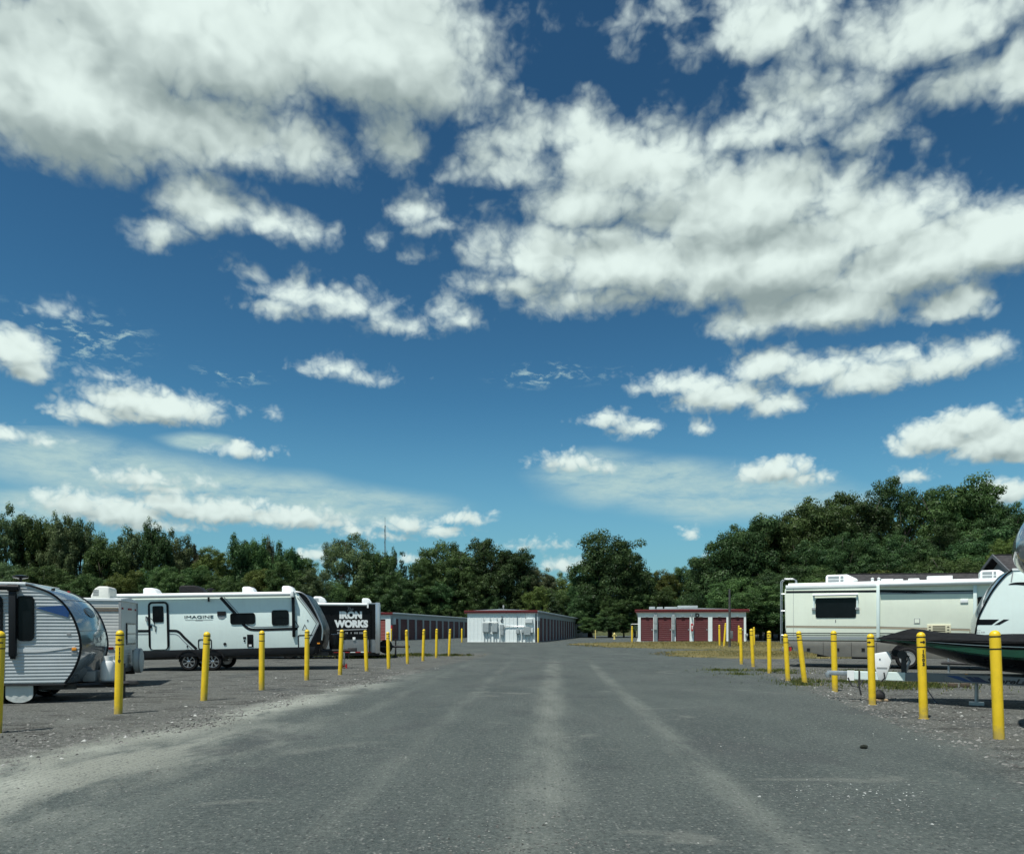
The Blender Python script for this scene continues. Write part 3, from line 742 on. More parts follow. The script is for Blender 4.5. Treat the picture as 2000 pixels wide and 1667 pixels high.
obj('ridge_cap', G().box(10.6, 20, 2.3, 2.52, 7.04, 7.09), shingle, rf)
obj('gable_wall', G().prism_x([(-1.5, 4.3), (2.4, 6.75), (6.3, 4.3)], 11.2, 11.4), siding, hs)
g = G(); g.prism_x([(-2.25, 4.32), (2.4, 7.1), (2.4, 6.82), (-2.25, 4.06)], 10.50, 10.60); g.prism_x([(2.4, 7.1), (7.05, 4.32), (7.05, 4.06), (2.4, 6.82)], 10.50, 10.60)
obj('bargeboard', g, dgrey, hs)
for k in range(4):
    w_ = obj('window', G().box(1.6 + k * 2.4, 2.7 + k * 2.4, .36, .42, 1.2, 2.6), box_w, hs); obj('pane', G().box(1.7 + k * 2.4, 2.6 + k * 2.4, .33, .36, 1.3, 2.5), glass, w_)

# ------------------------------------------------------------------ bollards
BR = .070
def bollard_mesh(h):
    prof = [(BR + .012, -.3), (BR + .012, .0), (BR, .002), (BR, h - BR * .95)]
    for k in range(1, 7):
        t = R(15 * k); prof.append((max(BR * math.cos(t), .001), h - BR * .95 + BR * .95 * math.sin(t)))
    return G().lathe(prof, 20)
def wrap(me, ang, zc):
    """bend flat lettering (x across, y up) on to the post"""
    for v in me.vertices:
        r = BR + .003 + max(v.co.z, 0) * .3; t = ang + v.co.x / BR
        v.co = Vector((r * math.sin(t), -r * math.cos(t), zc + v.co.y))
    return me
def arrow_mesh(d):
    pts = [(-.042, -.010), (.005, -.010), (.005, -.026), (.045, 0), (.005, .026), (.005, .010), (-.042, .010)]
    g = G(); n = 6
    # strips so that it bends
    xs_ = np.linspace(-.042, .045, 14); top = []; bot = []
    for x in xs_:
        hgt = .010 if x < .004 else .026 * (.045 - x) / .041
        top.append((d * x, hgt, 0)); bot.append((d * x, -hgt, 0))
    g.grid([bot, top]); me = bpy.data.meshes.new('arrow'); me.from_pydata(g.v, [], g.f); me.materials.append(lettering); return me
POSTS = {}
def bollard(xt, yt, xb, yb, label, group, z=0.0, arrow=None, number=None, ang=0, h=None, bands=True, Y=None, m=None, lit_base=None):
    D = yb - HZ
    if Y is None: X, Y = px_ground(xb, D, z)
    else: X = (xb - CX) / F * Y
    h = h or (yb - yt) * Y / F
    hk = round(h, 2)
    lean = (xt - xb) * Y / F / h
    t = thing('bollard', label, 'bollard', (X, Y, gzf(X, Y)), (0, math.atan(lean), 0), group)
    t.rotation_euler.x = random.uniform(-.012, .012)
    key = (hk, (m or yellow).name)
    if key not in POSTS:
        o = obj('sleeve', bollard_mesh(hk), m or yellow, t, smooth=True); POSTS[key] = o.data
    else:
        o = bpy.data.objects.new('sleeve', POSTS[key]); COL.objects.link(o); o.parent = t
    if bands:
        for dz in (.085, .255):
            if 'band' not in POSTS:
                bo = obj('band', G().lathe([(BR + .0005, -.009), (BR + .003, -.008), (BR + .003, .008), (BR + .0005, .009)], 20), lettering, t, smooth=True); POSTS['band'] = bo.data
            else:
                bo = bpy.data.objects.new('band', POSTS['band']); COL.objects.link(bo); bo.parent = t
            bo.location = (0, 0, hk - dz)
    if arrow:
        me = wrap(arrow_mesh(arrow), ang, hk - .17); a = bpy.data.objects.new('arrow', me); COL.objects.link(a); a.parent = t
    if number:
        me = text_mesh('\n'.join(number), .074, .005, .001, line=.96); 
        ys_ = [v.co.y for v in me.vertices]; c = (max(ys_) + min(ys_)) / 2
        for v in me.vertices: v.co.y -= c
        me = wrap(me, ang, hk - .255 - .045 - (max(ys_) - min(ys_)) / 2); me.materials.append(lettering)
        a = bpy.data.objects.new('number', me); COL.objects.link(a); a.parent = t
    return t
random.seed(5)
GL, GR = 'yellow bollards along the left of the drive', 'yellow bollards along the right of the drive'
ordn = ['first', 'second', 'third', 'fourth', 'fifth', 'sixth', 'seventh', 'eighth', 'ninth', 'tenth', 'eleventh', 'twelfth']
left = [(1, 1232, -7, 1430, -1, None, .55), (235, 1230, 231, 1394, -1, '1110', .45), (405, 1233, 398, 1368, 1, None, 1.25), (512, 1231, 511, 1347, None, None, 0), (600, 1229, 599, 1328, 1, None, 1.0), (668, 1229, 664, 1317, None, None, 0), (713, 1230, 716, 1310, 1, None, .9),
        (757.5, 1233, 759, 1306, -1, None, .8), (794, 1229, 796, 1296, 1, None, .5), (828, 1228, 826, 1290, -1, None, .6), (853, 1227, 852, 1284, None, None, 0), (879, 1228, 877, 1281, None, None, 0)]
for k, (xt, yt, xb, yb, ar, num, an) in enumerate(left):
    lab = {0: 'yellow bollard cut by the left edge of the picture', 1: 'yellow bollard with the number 1110 beside silver travel trailer', 11: 'farthest yellow bollard of the left row, next to grass'}.get(k, f'yellow bollard, {ordn[k]} from the left edge along the left row')
    bollard(xt, yt, xb, yb, lab, GL, arrow=ar, number=num, ang=an)
right = [(1943, 1230, 1951, 1443, None, None, 0), (1799, 1234, 1804, 1402, 1, '1203', -.10), (1700, 1237, 1704, 1375, 1, None, -.95), (1628, 1231, 1631, 1350, None, None, 0), (1560, 1231, 1572, 1335, 1, None, -.9), (1534, 1237, 1539, 1328, None, None, 0),
         (1502, 1231, 1503, 1314, 1, None, -.7), (1467, 1227, 1471, 1301, None, None, 0), (1446, 1225, 1448, 1296, None, None, 0)]
for k, (xt, yt, xb, yb, ar, num, an) in enumerate(right):
    lab = {0: 'nearest and tallest yellow bollard, at the right edge', 1: 'yellow bollard with arrow and number 1203 in front of the boat', 4: 'yellow bollard leaning left in front of the motorhome rear', 8: 'farthest yellow bollard of the right row'}.get(k, f'yellow bollard, {ordn[k]} from the right edge along the right row')
    bollard(xt, yt, xb, yb, lab, GR, arrow=ar, number=num, ang=an)
GF = 'yellow bollards guarding the storage buildings'
bollard(764, 1228, 764, 1252, 'yellow bollard at the corner of the long grey storage building', GF, .4, Y=76.5, h=1.25, bands=False)
bollard(902, 1227, 902, 1254, 'yellow bollard left of the white gable end', GF, .38, Y=69.0, h=1.25, bands=False)
bollard(1051, 1226, 1051, 1255, 'yellow bollard at the right corner of the white gable end', GF, .38, Y=68.6, h=1.3, bands=False)
bollard(1234.5, 1223, 1234.5, 1256, 'lone yellow bollard left of the red door storage building', GF, .40, Y=64.0, h=1.40)
bollard(1405, 1220, 1405.5, 1262, 'straight yellow bollard beside the leaning one on the lawn', GF, .3, Y=57.0, h=1.6)
bollard(1417.5, 1213, 1414, 1261, 'thick yellow bollard tilting right beside the grey pole', GF, .3, Y=56.4, h=1.75)
bollard(1443, 1221, 1443, 1262, 'yellow bollard behind the farthest right row post', GF, .3, Y=57.0, h=1.55)
bollard(1472.5, 1225, 1473, 1259, 'yellow bollard on the lawn hidden partly by a nearer post', GF, .3, Y=58.0, h=1.4)
bollard(1163, 1231, 1163, 1246, 'small pale bollard past the far end of the white storage row', GF, .3, Y=104.0, h=1.1, bands=False, m=ymat2)

# ------------------------------------------------------------------ pole, hydrant, fence, mast, small things
px_, py_ = 1425 / 1, 0
Xp = (1425 - CX) / F * 55.5
t = thing('utility_pole', 'thin dark grey pole standing on lawn before the red doors', 'pole', (Xp, 55.5, gzf(Xp, 55.5)))
obj('shaft', G().tube([(0, 0, -.4), (0, 0, 2), (0, 0, 4.2)], [.09, .085, .07], 10), mat('pole_grey', (.055, .058, .055), .6, var=.15), t, smooth=True)
obj('meter_box', G().box(.03, .22, -.12, .06, .62, 1.2), dgrey, t, bevel=.02)
obj('base_clamp', G().lathe([(.13, -.05), (.13, .05), (.10, .10)], 10), steel_dark, t)
Xh = (1200 - CX) / F * 92
t = thing('fire_hydrant', 'small faded yellow hydrant by the far fence', 'hydrant', (Xh, 92, gzf(Xh, 92)))
obj('barrel', G().lathe([(.16, 0), (.16, .06), (.11, .08), (.11, .52), (.15, .54), (.15, .60), (.13, .66), (.08, .76), (.03, .80), (.03, .85)], 14), ymat2, t, smooth=True)
for s in (-1, 1): obj('outlet', G().lathe([(.06, 0), (.06, .12), (.07, .12), (.07, .17)], 10, 'x') if s > 0 else G().lathe([(.07, -.17), (.07, -.12), (.06, -.12), (.06, 0)], 10, 'x'), ymat2, t, loc=(s * .09, 0, .42))
def chain_fence(x0, y0, x1, y1, label, hgt=1.9):
    d = Vector((x1 - x0, y1 - y0, 0)); L = d.length; d.normalize()
    t = thing('chain_link_fence', label, 'fence', (x0, y0, gzf(x0, y0)), (0, 0, math.atan2(d.y, d.x)))
    n = max(2, int(L / 3)); pm = None
    for k in range(n + 1):
        if pm is None: o = obj('post', G().tube([(0, 0, -.3), (0, 0, hgt + .05)], .03, 6), galv, t); pm = o.data
        else: o = bpy.data.objects.new('post', pm); COL.objects.link(o); o.parent = t
        x = L * k / n; o.location = (x, 0, gzf(x0 + d.x * x, y0 + d.y * x) - t.location.z)
    zs_ = [(L * k / n, 0, gzf(x0 + d.x * L * k / n, y0 + d.y * L * k / n) - t.location.z + hgt) for k in range(n + 1)]
    obj('top_rail', G().tube(zs_, .022, 6), galv, t)
    g = G()
    for k in range(int(L / .18)):
        for dx in (-1, 1):
            x = k * .18; xe = x + dx * 1.0
            if 0 <= xe <= L: g.add([(x, -.002, .03), (x + .008, -.002, .03), (xe + .008, -.002, hgt), (xe, -.002, hgt)], [(0, 1, 2, 3)])
    o = obj('wire_mesh', g, galv, t); o['kind'] = 'stuff'
    return t
chain_fence(15.5, 100, 31, 97, 'chain link fence along the trees beyond the storage rows')
Xm = (752 - CX) / F * 190
t = thing('radio_mast', 'slim radio mast rising behind the trees', 'mast', (Xm, 190, gzf(Xm, 190)))
g = G()
for k in range(3):
    a = 2.094 * k; g.tube([(.3 * math.cos(a), .3 * math.sin(a), -1), (.12 * math.cos(a), .12 * math.sin(a), 27)], .05, 5)
obj('lattice', g, dgrey, t); g = G()
for k in range(26):
    z = k; a = 2.094 * (k % 3); c_ = 2.094 * ((k + 1) % 3); g.tube([(.28 * math.cos(a), .28 * math.sin(a), z), (.28 * math.cos(c_), .28 * math.sin(c_), z + 1)], .03, 4)
obj('bracing', g, dgrey, t); obj('whip', G().tube([(0, 0, 26.5), (0, 0, 29)], .04, 5), dgrey, t)
# odds and ends on the ground
X, Y = px_ground(1688, 1462 - HZ)
g = G(); rnd = random.Random(3)
for k in range(14):
    a = rnd.random() * 6.28; c_ = (.028 * math.cos(a), .022 * math.sin(a), .02 + .02 * rnd.random()); s_ = .016 + .014 * rnd.random()
    g.tube([(c_[0] - s_, c_[1], c_[2] - s_ * .5), c_, (c_[0] + s_, c_[1] + s_ * .4, c_[2] + s_ * .3)], [.004, s_ * .8, .004], 6)
tag(obj('dirt_clod', g, mat('dark_clod', (.012, .016, .010), .9), loc=(X, Y, .0)), 'small dark clod lying on the drive', 'clod')
X, Y = px_ground(1716, 1368 - HZ)
g = G().box(-.19, .19, -.07, .07, 0, .045)
tag(obj('wood_plank', g, wood, loc=(X - .02, Y, .0), bevel=.006), 'short tan board lying by the third right bollard', 'board').rotation_euler = (0, 0, R(-8))
g = G()
for k in range(7):
    z = .05 + .03 * k
    g.v += []
prof = [(.10, .0), (.125, .03), (.12, .09), (.085, .14), (.045, .17), (.03, .19), (.012, .2)]
bg_ = G().lathe(prof, 14)
bg_.v = [(x * (1 + .18 * math.sin(7 * math.atan2(y, x) + 9 * z)), y * (1 + .12 * math.cos(5 * math.atan2(y, x))), z) for x, y, z in bg_.v]
tag(obj('bin_bag', bg_, blackm, smooth=True, loc=(X + .02, Y + .02, .045)), 'small black bag slumped on the tan board', 'bag')

# ------------------------------------------------------------------ vehicle helpers
def wheel(parent, x, y, r, w=.22, rimm=None, spokes=6, z=None, dish=False):
    """wheel whose outer face looks to -y at depth y"""
    z = r if z is None else z
    t = obj('wheel', G().lathe([(r * .60, y + .02), (r * .66, y - .004), (r * .86, y - .008), (r * .97, y + .03), (r, y + .06), (r, y + w - .06), (r * .97, y + w - .03), (r * .86, y + w), (r * .6, y + w)], 28, 'y'), rubber, parent, smooth=True, loc=(x, 0, z))
    g = G().lathe([(r * .655, y + .01), (r * .655, y - .006), (r * .60, y - .004), (r * .57, y + .058)], 24, 'y', cap=False) if spokes else G().lathe([(r * .655, y + .01), (r * .655, y - .006), (r * .60, y - .004), (r * .56, y + .05), (r * .30, y + .03), (r * .2, y + .0), (.01, y - .008)], 24, 'y')
    if spokes: g.lathe([(r * .17, y + .05), (r * .16, y - .0), (r * .10, y - .008), (.01, y - .01)], 14, 'y')
    rm = obj('rim', g, rimm or chrome, t, smooth=True)
    g = G()
    for k in range(spokes):
        a = 2 * math.pi * k / spokes; ca, sa = math.cos(a), math.sin(a); i0, i1, hw = r * .14, r * .60, r * .055
        P = [(i0 * ca - hw * sa, i0 * sa + hw * ca), (i0 * ca + hw * sa, i0 * sa - hw * ca), (i1 * ca + 1.7 * hw * sa, i1 * sa - 1.7 * hw * ca), (i1 * ca - 1.7 * hw * sa, i1 * sa + 1.7 * hw * ca)]
        g.add([(p[0], y + .0, p[1]) for p in P] + [(p[0], y + .05, p[1]) for p in P], [(0, 1, 2, 3), (7, 6, 5, 4), (0, 4, 5, 1), (1, 5, 6, 2), (2, 6, 7, 3), (3, 7, 4, 0)])
    if spokes: obj('spokes', g, rimm or chrome, t)
    bk = obj('hub_back', G().lathe([(r * .57, y + .056), (.02, y + .056)], 20, 'y'), black, t)
    return t
def window(parent, x0, x1, z0, z1, r=.06, y=0, fr=.03, name='window', frm=None, split=None):
    f = obj(name, G().ring_y(rrect(x0, x1, z0, z1, r), rrect(x0 + fr, x1 - fr, z0 + fr, z1 - fr, max(r - fr, .01)), y - .022, y + .01), frm or black, parent)
    obj('pane', G().prism_y(rrect(x0 + fr * .5, x1 - fr * .5, z0 + fr * .5, z1 - fr * .5, max(r - fr * .5, .01)), y - .012, y + .005), glass, f)
    if split is not None: obj('bar', G().box(x0 + fr, x1 - fr, y - .02, y - .012, split - .012, split + .012), frm or black, f)
    return f
def strip(parent, pts, w, m, y=0, name='stripe', th=.004):
    """flat painted band that follows a polyline on the side"""
    n = len(pts); up = []; dn = []
    for i in range(n):
        a = Vector(pts[max(i - 1, 0)]); b = Vector(pts[min(i + 1, n - 1)]); d = (b - a).normalized(); nn = Vector((-d.y, d.x)); p = Vector(pts[i]); ww = w[i] if isinstance(w, (list, tuple)) else w
        up.append(p + nn * ww / 2); dn.append(p - nn * ww / 2)
    g = G(); g.grid([[(p.x, y - th, p.y) for p in dn], [(p.x, y - th, p.y) for p in up]]); g.grid([[(p.x, y + .002, p.y) for p in up], [(p.x, y + .002, p.y) for p in dn]])
    return obj(name, g, m, parent)
def smooth_poly(pts, n=6):
    out = []
    P = [Vector(p) for p in pts]
    for i in range(len(P) - 1):
        p0 = P[max(i - 1, 0)]; p1 = P[i]; p2 = P[i + 1]; p3 = P[min(i + 2, len(P) - 1)]
        for k in range(n):
            t = k / n; out.append(tuple(.5 * ((2 * p1) + (-p0 + p2) * t + (2 * p0 - 5 * p1 + 4 * p2 - p3) * t * t + (-p0 + 3 * p1 - 3 * p2 + p3) * t ** 3)))
    out.append(tuple(P[-1])); return out
def plate(parent, poly, m, y=0, th=.006, name='panel', bevel=0):
    return obj(name, G().prism_y(poly, y - th, y + .002), m, parent, bevel=bevel)
def roof_ac(parent, x0, x1, z, y0, y1, h, m, nose=1, name='air_conditioner', grille=True):
    L = x1 - x0
    pr = [(0, 0), (1, 0), (1, .25), (.80, .80), (.6, 1), (.10, 1), (.0, .85)] if nose > 0 else [(0, 0), (1, 0), (1, .85), (.9, 1), (.4, 1), (.2, .8), (0, .25)]
    o = obj(name, G().prism_y([(x0 + a * L, z + b * h) for a, b in pr], y0, y1), m, parent, bevel=min(.05, h * .2), seg=3)
    if grille:
        g = G()
        for k in range(4): g.box(x0 + L * .12, x0 + L * .42, y0 - .006, y0 + .002, z + h * (.25 + .13 * k), z + h * (.31 + .13 * k))
        obj('grille', g, dgrey, o)
    return o
def shell(name, label, prof, W, m, O, yaw, tilt=0, cat='trailer', grp=None, bevel=.04):
    t = thing(name, label, cat, (O[0], O[1], gzf(O[0], O[1])), (0, -tilt, yaw), grp)
    bd = obj('body', G().prism_y(prof, 0, W), m, t, bevel=bevel, seg=3)
    return t
TR = 'travel trailers and campers parked in the yard'

# ------------------------------------------------------------------ silver trailer with the round nose (left edge)
O = ((157 - CX) / F * 15.9, 15.9); yw = R(15); f = side_of(O[0], O[1], yw)
def Z1(x, y): return f(x / 4.9025, 1080 + y / 4.9025)
t = thing('travel_trailer', 'silver corrugated travel trailer with rounded grey nose cap at left edge', 'trailer', (O[0], O[1], 0), (0, 0, yw), TR)
W1 = 2.2
curve = smooth_poly([Z1(*p) for p in ((250, 300), (315, 315), (480, 378), (600, 470), (690, 590), (745, 720), (772, 830), (774, 930), (745, 1040), (690, 1150), (625, 1240))], 5)
zb_, zt_ = curve[-1][1], curve[0][1]; XL = -6.3
cz_ = np.array([c[1] for c in curve][::-1]); cx_ = np.array([c[0] for c in curve][::-1])
def nose_x(z): return float(np.interp(z, cz_, cx_))
pitch = .068; nz = int((zt_ - zb_) / pitch)
for yy, nm in ((0, 'near_siding'), (W1, 'far_siding')):
    rows = []; zz = zb_
    zs_ = np.linspace(zb_, zt_, nz * 6 + 1)
    for z in zs_:
        ph = (z - zb_) / pitch; fr_ = ph % 1; off = .0085 * (math.sin(math.pi * min(1, fr_ * 1.25)) ** .8 if fr_ < .8 else 0); d = -off if yy == 0 else off
        rows.append([(XL, yy + d, z), (nose_x(z) - .03, yy + d, z)])
    obj(nm, G().grid(rows), silver_side, t, smooth=True)
obj('floor', G().box(XL, nose_x(zb_), 0, W1, zb_ - .04, zb_), steel_dark, t)
obj('rear_wall', G().box(XL - .03, XL, 0, W1, zb_, zt_), silver_side, t)
obj('roof', G().box(XL - .02, curve[0][0], -.02, W1 + .02, zt_ - .02, zt_ + .05), roofwhite, t, bevel=.02)
# cap: lofted across the width with a slight bulge
rows = []
for k in range(13):
    v = k / 12; bl = .10 * math.sin(math.pi * v)
    row = []
    for i, (x, z) in enumerate(curve):
        a = Vector(curve[min(i + 1, len(curve) - 1)]) - Vector(curve[max(i - 1, 0)]); a.normalize(); row.append((x - a.y * bl, -.012 + v * (W1 + .024), z + a.x * bl * .4))
    rows.append(row)
cp = obj('nose_cap', G().grid(rows), gloss_cap, t, smooth=True)
for yy in (-.012, W1 + .012): obj('cap_trim', G().tube([(x, yy, z) for x, z in curve], .022, 6), black, cp, smooth=True)
for i in (14, 26): obj('cap_seam', G().tube([(rows[k][i][0] + .003, rows[k][i][1], rows[k][i][2]) for k in range(13)], .006, 4), dgrey, cp)
for k, (i, yy) in enumerate(((8, 3), (8, 9))):
    p = rows[yy][i]; obj('clearance_light', G().box(p[0] - .02, p[0] + .03, p[1] - .04, p[1] + .04, p[2] - .01, p[2] + .03), redp if k else blackm, cp)
# brand oval, worn, on the cap
def on_cap(me, i0, sc):
    p0 = Vector(rows[6][i0]); p1 = Vector(rows[6][i0 + 1]); dn = (p1 - p0).normalized(); nn = Vector((-dn.z, 0, dn.x)); nn = nn if nn.x > 0 else -nn
    for v in me.vertices: v.co = p0 - dn * v.co.y * sc + Vector((0, 1, 0)) * v.co.x * sc + nn * .012
    return me
ov = G(); ov.prism_z([(.42 * math.cos(a_), .17 * math.sin(a_)) for a_ in np.linspace(0, 6.283, 25)[:-1]], -.002, .0)
mo = bpy.data.meshes.new('emblem'); mo.from_pydata(ov.v, [], ov.f); on_cap(mo, 19, .75); mo.materials.append(mat('faded_emblem', (.12, .15, .165), .22)); o = bpy.data.objects.new('emblem', mo); COL.objects.link(o); o.parent = cp
# near side fittings
def bx(x0, x1, y0, y1): a = Z1(x0, y1); b = Z1(x1, y0); return a[0], b[0], a[1], b[1]
a = bx(165, 330, 408, 838); window(t, a[0], a[1], a[2], a[3], .09, -.012, .03)
a = bx(-160, 30, 400, 1200)
d = obj('door', G().ring_y(rrect(*a, .12), rrect(a[0] + .05, a[1] - .05, a[2] + .05, a[3] - .05, .08), -.035, .0), black, t)
obj('door_leaf', G().prism_y(rrect(a[0] + .03, a[1] - .03, a[2] + .03, a[3] - .03, .09), -.02, .0), silver_side, d)
p, q_ = Z1(335, 520), Z1(668, 540)
plate(t, [p, (q_[0] - .02, q_[1] - .16), (q_[0] + .0, q_[1] + .04), (p[0] + .5, p[1] + .05)], blue, -.016, .006, 'blue_flash')
p0, p1, p2 = Z1(0, 920), Z1(400, 930), Z1(720, 890)
strip(t, smooth_poly([p0, p1, p2], 6), [.10 - .08 * k / 12 for k in range(13)], mat('white_swoosh', (.62, .65, .64), .4), -.014, 'white_swoosh')
a = bx(640, 680, 760, 785); obj('badge', G().prism_y(rrect(*a, .02), -.016, 0), grey_p, t)
a = bx(690, 735, 902, 932); lt = obj('marker_light', G().box(a[0], a[1], -.035, 0, a[2], a[3]), amber, t, bevel=.01); obj('light_base', G().box(a[0] - .01, a[1] + .01, -.018, 0, a[2] - .07, a[2]), grey_p, lt)
# awning: rolled tube on arms
aw = thing('x', '', '') if False else None
pA = Z1(135, 335); ar = obj('awning_arm', G().box(pA[0] - .07, pA[0] + .06, -.11, -.02, Z1(130, 985)[1], zt_ - .08), charcoal, t, bevel=.012)
ar.rotation_euler = (0, 0, 0)
obj('awning_arm_foot', G().box(pA[0] - .05, pA[0] + .03, -.08, -.012, Z1(130, 1010)[1], Z1(130, 985)[1]), blackm, ar)
obj('awning_roll', G().tube([(XL + .3, -.10, zt_ - .06), (pA[0] + .12, -.10, zt_ - .06)], .055, 12), charcoal, t, smooth=True)
obj('awning_bracket', G().box(pA[0] - .09, pA[0] + .1, -.14, .0, zt_ - .14, zt_ - .0), blackm, t, bevel=.02)
zr = Z1(110, 210)[1]; xr = Z1(112, 210)[0]
an = obj('antenna', G().tube([(xr, .5, zt_), (xr, .5, zr - .02)], .03, 8), blackm, t); obj('antenna_dish', G().lathe([(.02, zr - .05), (.14, zr - .02), (.145, zr + .02), (.05, zr + .04), (.01, zr + .045)], 16, 'z', (xr, .5, 0)), black, an, smooth=True)
# running gear
obj('chassis', G().box(XL, nose_x(zb_) + .1, .35, .45, zb_ - .16, zb_ - .04).box(XL, nose_x(zb_) + .1, W1 - .45, W1 - .35, zb_ - .16, zb_ - .04), steel_dark, t)
xw = Z1(170, 1300)[0]
for k, dx in enumerate((0, -.82)):
    wheel(t, xw + dx - .05, .14, .33); wheel(t, xw + dx - .05, W1 - .36, .33)
a = bx(35, 312, 1262, 1362); g = G(); rw = []
for k in range(15):
    th_ = math.pi * k / 14; rr_ = (a[1] - a[0]) / 2; cxx = (a[0] + a[1]) / 2
    rw.append([(cxx - rr_ * math.cos(th_) * (.95 + .05 * math.sin(5 * th_)), .06 + .006 * math.sin(9 * th_), zb_ - .05 - (zb_ - .07) * math.sin(th_) ** .35 * s_) for s_ in np.linspace(0, 1, 7)])
obj('wheel_cover', G().grid(rw), covercloth, t, smooth=True)
for x in (XL + .8, nose_x(zb_) - .9):
    for yy in (.4, W1 - .4): obj('stabiliser_jack', G().tube([(x, yy, zb_ - .1), (x + .15, yy, .03)], .025, 6).box(x + .07, x + .23, yy - .08, yy + .08, 0, .03), steel_dark, t)
# tongue with gas bottles
xn = nose_x(zb_ + .1); W2 = W1 / 2
obj('tongue', G().tube([(xn - .2, .35, zb_ - .09), (xn + .90, W2 - .03, zb_ - .09)], .05, 4).tube([(xn - .2, W1 - .35, zb_ - .09), (xn + .90, W2 + .03, zb_ - .09)], .05, 4), steel_dark, t)
obj('coupler', G().box(xn + .86, xn + 1.10, W2 - .06, W2 + .06, zb_ - .14, zb_ - .03), steel_dark, t, bevel=.02)
obj('tongue_jack', G().tube([(xn + .80, W2, zb_ + .35), (xn + .80, W2, .03)], .035, 8).box(xn + .70, xn + .90, W2 - .1, W2 + .1, 0, .03), steel_dark, t)
for k, yy in enumerate((W2 - .19, W2 + .19)):
    xg = xn + .52
    gb = obj('gas_bottle', G().lathe([(.13, zb_ - .02), (.15, zb_ + .03), (.15, zb_ + .33), (.12, zb_ + .40), (.05, zb_ + .43), (.05, zb_ + .46)], 18, 'z', (xg, yy, 0)), plastic_w, t, smooth=True)
    obj('bottle_collar', G().lathe([(.10, zb_ + .41), (.10, zb_ + .52), (.09, zb_ + .52), (.09, zb_ + .41)], 14, 'z', (xg, yy, 0)), plastic_w, gb, smooth=True)
obj('bottle_tray', G().box(xn + .32, xn + .72, W2 - .38, W2 + .38, zb_ - .05, zb_ - .02), steel_dark, t)
obj('battery_box', G().box(xn + .05, xn + .3, W2 - .3, W2 + .1, zb_ - .03, zb_ + .2), grey_p, t, bevel=.02)

# ------------------------------------------------------------------ older boxy trailer, rear towards the drive
O = ((234.5 - CX) / F * 20.2, 20.2); yw = R(16); f = side_of(O[0], O[1], yw)
t = thing('travel_trailer', 'old pale ribbed trailer with spare wheel cover on its rear', 'trailer', (O[0], O[1], 0), (0, 0, yw), TR)
ztop = f(234, 1171)[1]; zb_ = .42; XL = -6.2; W1 = 2.25; pitch = .085
for yy, nm in ((0, 'near_siding'), (W1, 'far_siding')):
    rows = []
    for z in np.linspace(zb_, ztop, 160):
        ph = (z - zb_) / pitch; fr_ = ph % 1; off = .016 * min(fr_ / .18, 1) * (1 - .35 * fr_); d = -off if yy == 0 else off
        rows.append([(XL, yy + d, z), (-.02, yy + d, z)])
    obj(nm, G().grid(rows), bone_side, t)
rw = []
for z in np.linspace(zb_, ztop, 120):
    ph = (z - zb_) / .085; fr_ = ph % 1; off = (.010 * min(fr_ / .18, 1) * (1 - .3 * fr_)) if z < 1.25 else .0
    rw.append([(off, 0, z), (off, W1, z)])
rear = obj('rear_wall', G().grid(rw), bone_side, t)
obj('core', G().box(XL, -.03, .03, W1 - .03, zb_ - .05, ztop), grey_p, t)
obj('roof', G().prism_x([(-.04, ztop - .02), (W1 + .04, ztop - .02), (W1 + .04, ztop + .03), (W1 / 2, ztop + .09), (-.04, ztop + .03)], XL - .03, .035), roofwhite, t)
for yy in (-.012, W1 + .012): obj('corner_trim', G().box(-.03, .03, yy - .018, yy + .018, zb_, ztop), grey_p, t)
strip(t, [(XL, f(200, 1191)[1]), (-.04, f(200, 1191)[1])], .06, mat('brown_band', (.16, .13, .10), .5), -.022)
strip(t, [(XL, f(200, 1186.5)[1]), (-.04, f(200, 1186.5)[1])], .025, tan, -.022)
zw0, zw1 = f(234, 1256)[1], f(234, 1219)[1]
fr = obj('rear_window', G().box(.0, .03, .75, 1.95, zw0 - .05, zw1 + .05), black, t); obj('pane', G().box(.028, .034, .81, 1.89, zw0, zw1), mat('curtained_glass', (.42, .46, .47), .15, spec=.6), fr)
obj('pane_bar', G().box(.033, .04, .81, 1.89, (zw0 + zw1) / 2 - .015, (zw0 + zw1) / 2 + .015), black, fr)
for yy in (.25, 1.05, 1.2, 1.35, 2.0): obj('clearance_light', G().box(0, .03, yy - .035, yy + .035, ztop - .24, ztop - .19), redp, t)
for yy in (.12, W1 - .3): obj('tail_light', G().box(0, .035, yy, yy + .18, .82, .95), redp, t, bevel=.01)
a = (f(210, 1264)[0], f(222, 1264)[0]); obj('side_marker', G().box(a[0], a[1], -.04, 0, f(215, 1267.5)[1], f(215, 1263)[1]), mat('dark_red_lens', (.13, .012, .015), .25), t)
roof_ac(t, f(164, 1160)[0], f(202, 1160)[0], ztop + .05, .7, 1.6, .34, mat('aged_plastic', (.62, .63, .58), .5, var=.08), nose=-1)
obj('bumper', G().box(.02, .12, .1, W1 - .1, .40, .50), steel_dark, t)
obj('chassis', G().box(XL, .02, .35, .45, zb_ - .17, zb_ - .05).box(XL, .02, W1 - .45, W1 - .35, zb_ - .17, zb_ - .05), steel_dark, t)
sp = obj('spare_wheel', G().lathe([(.01, .34), (.26, .345), (.325, .32), (.34, .27), (.34, .18), (.30, .14), (.05, .14)], 28, 'x', (0, W1 / 2, .66)), covercloth, t, smooth=True)
obj('cover_seam', G().lathe([(.333, .325), (.345, .30), (.335, .285)], 28, 'x', (0, W1 / 2, .66)), grey_p, sp, smooth=True)
obj('spare_carrier', G().box(.1, .2, W1 / 2 - .06, W1 / 2 + .06, .45, .95), steel_dark, t)
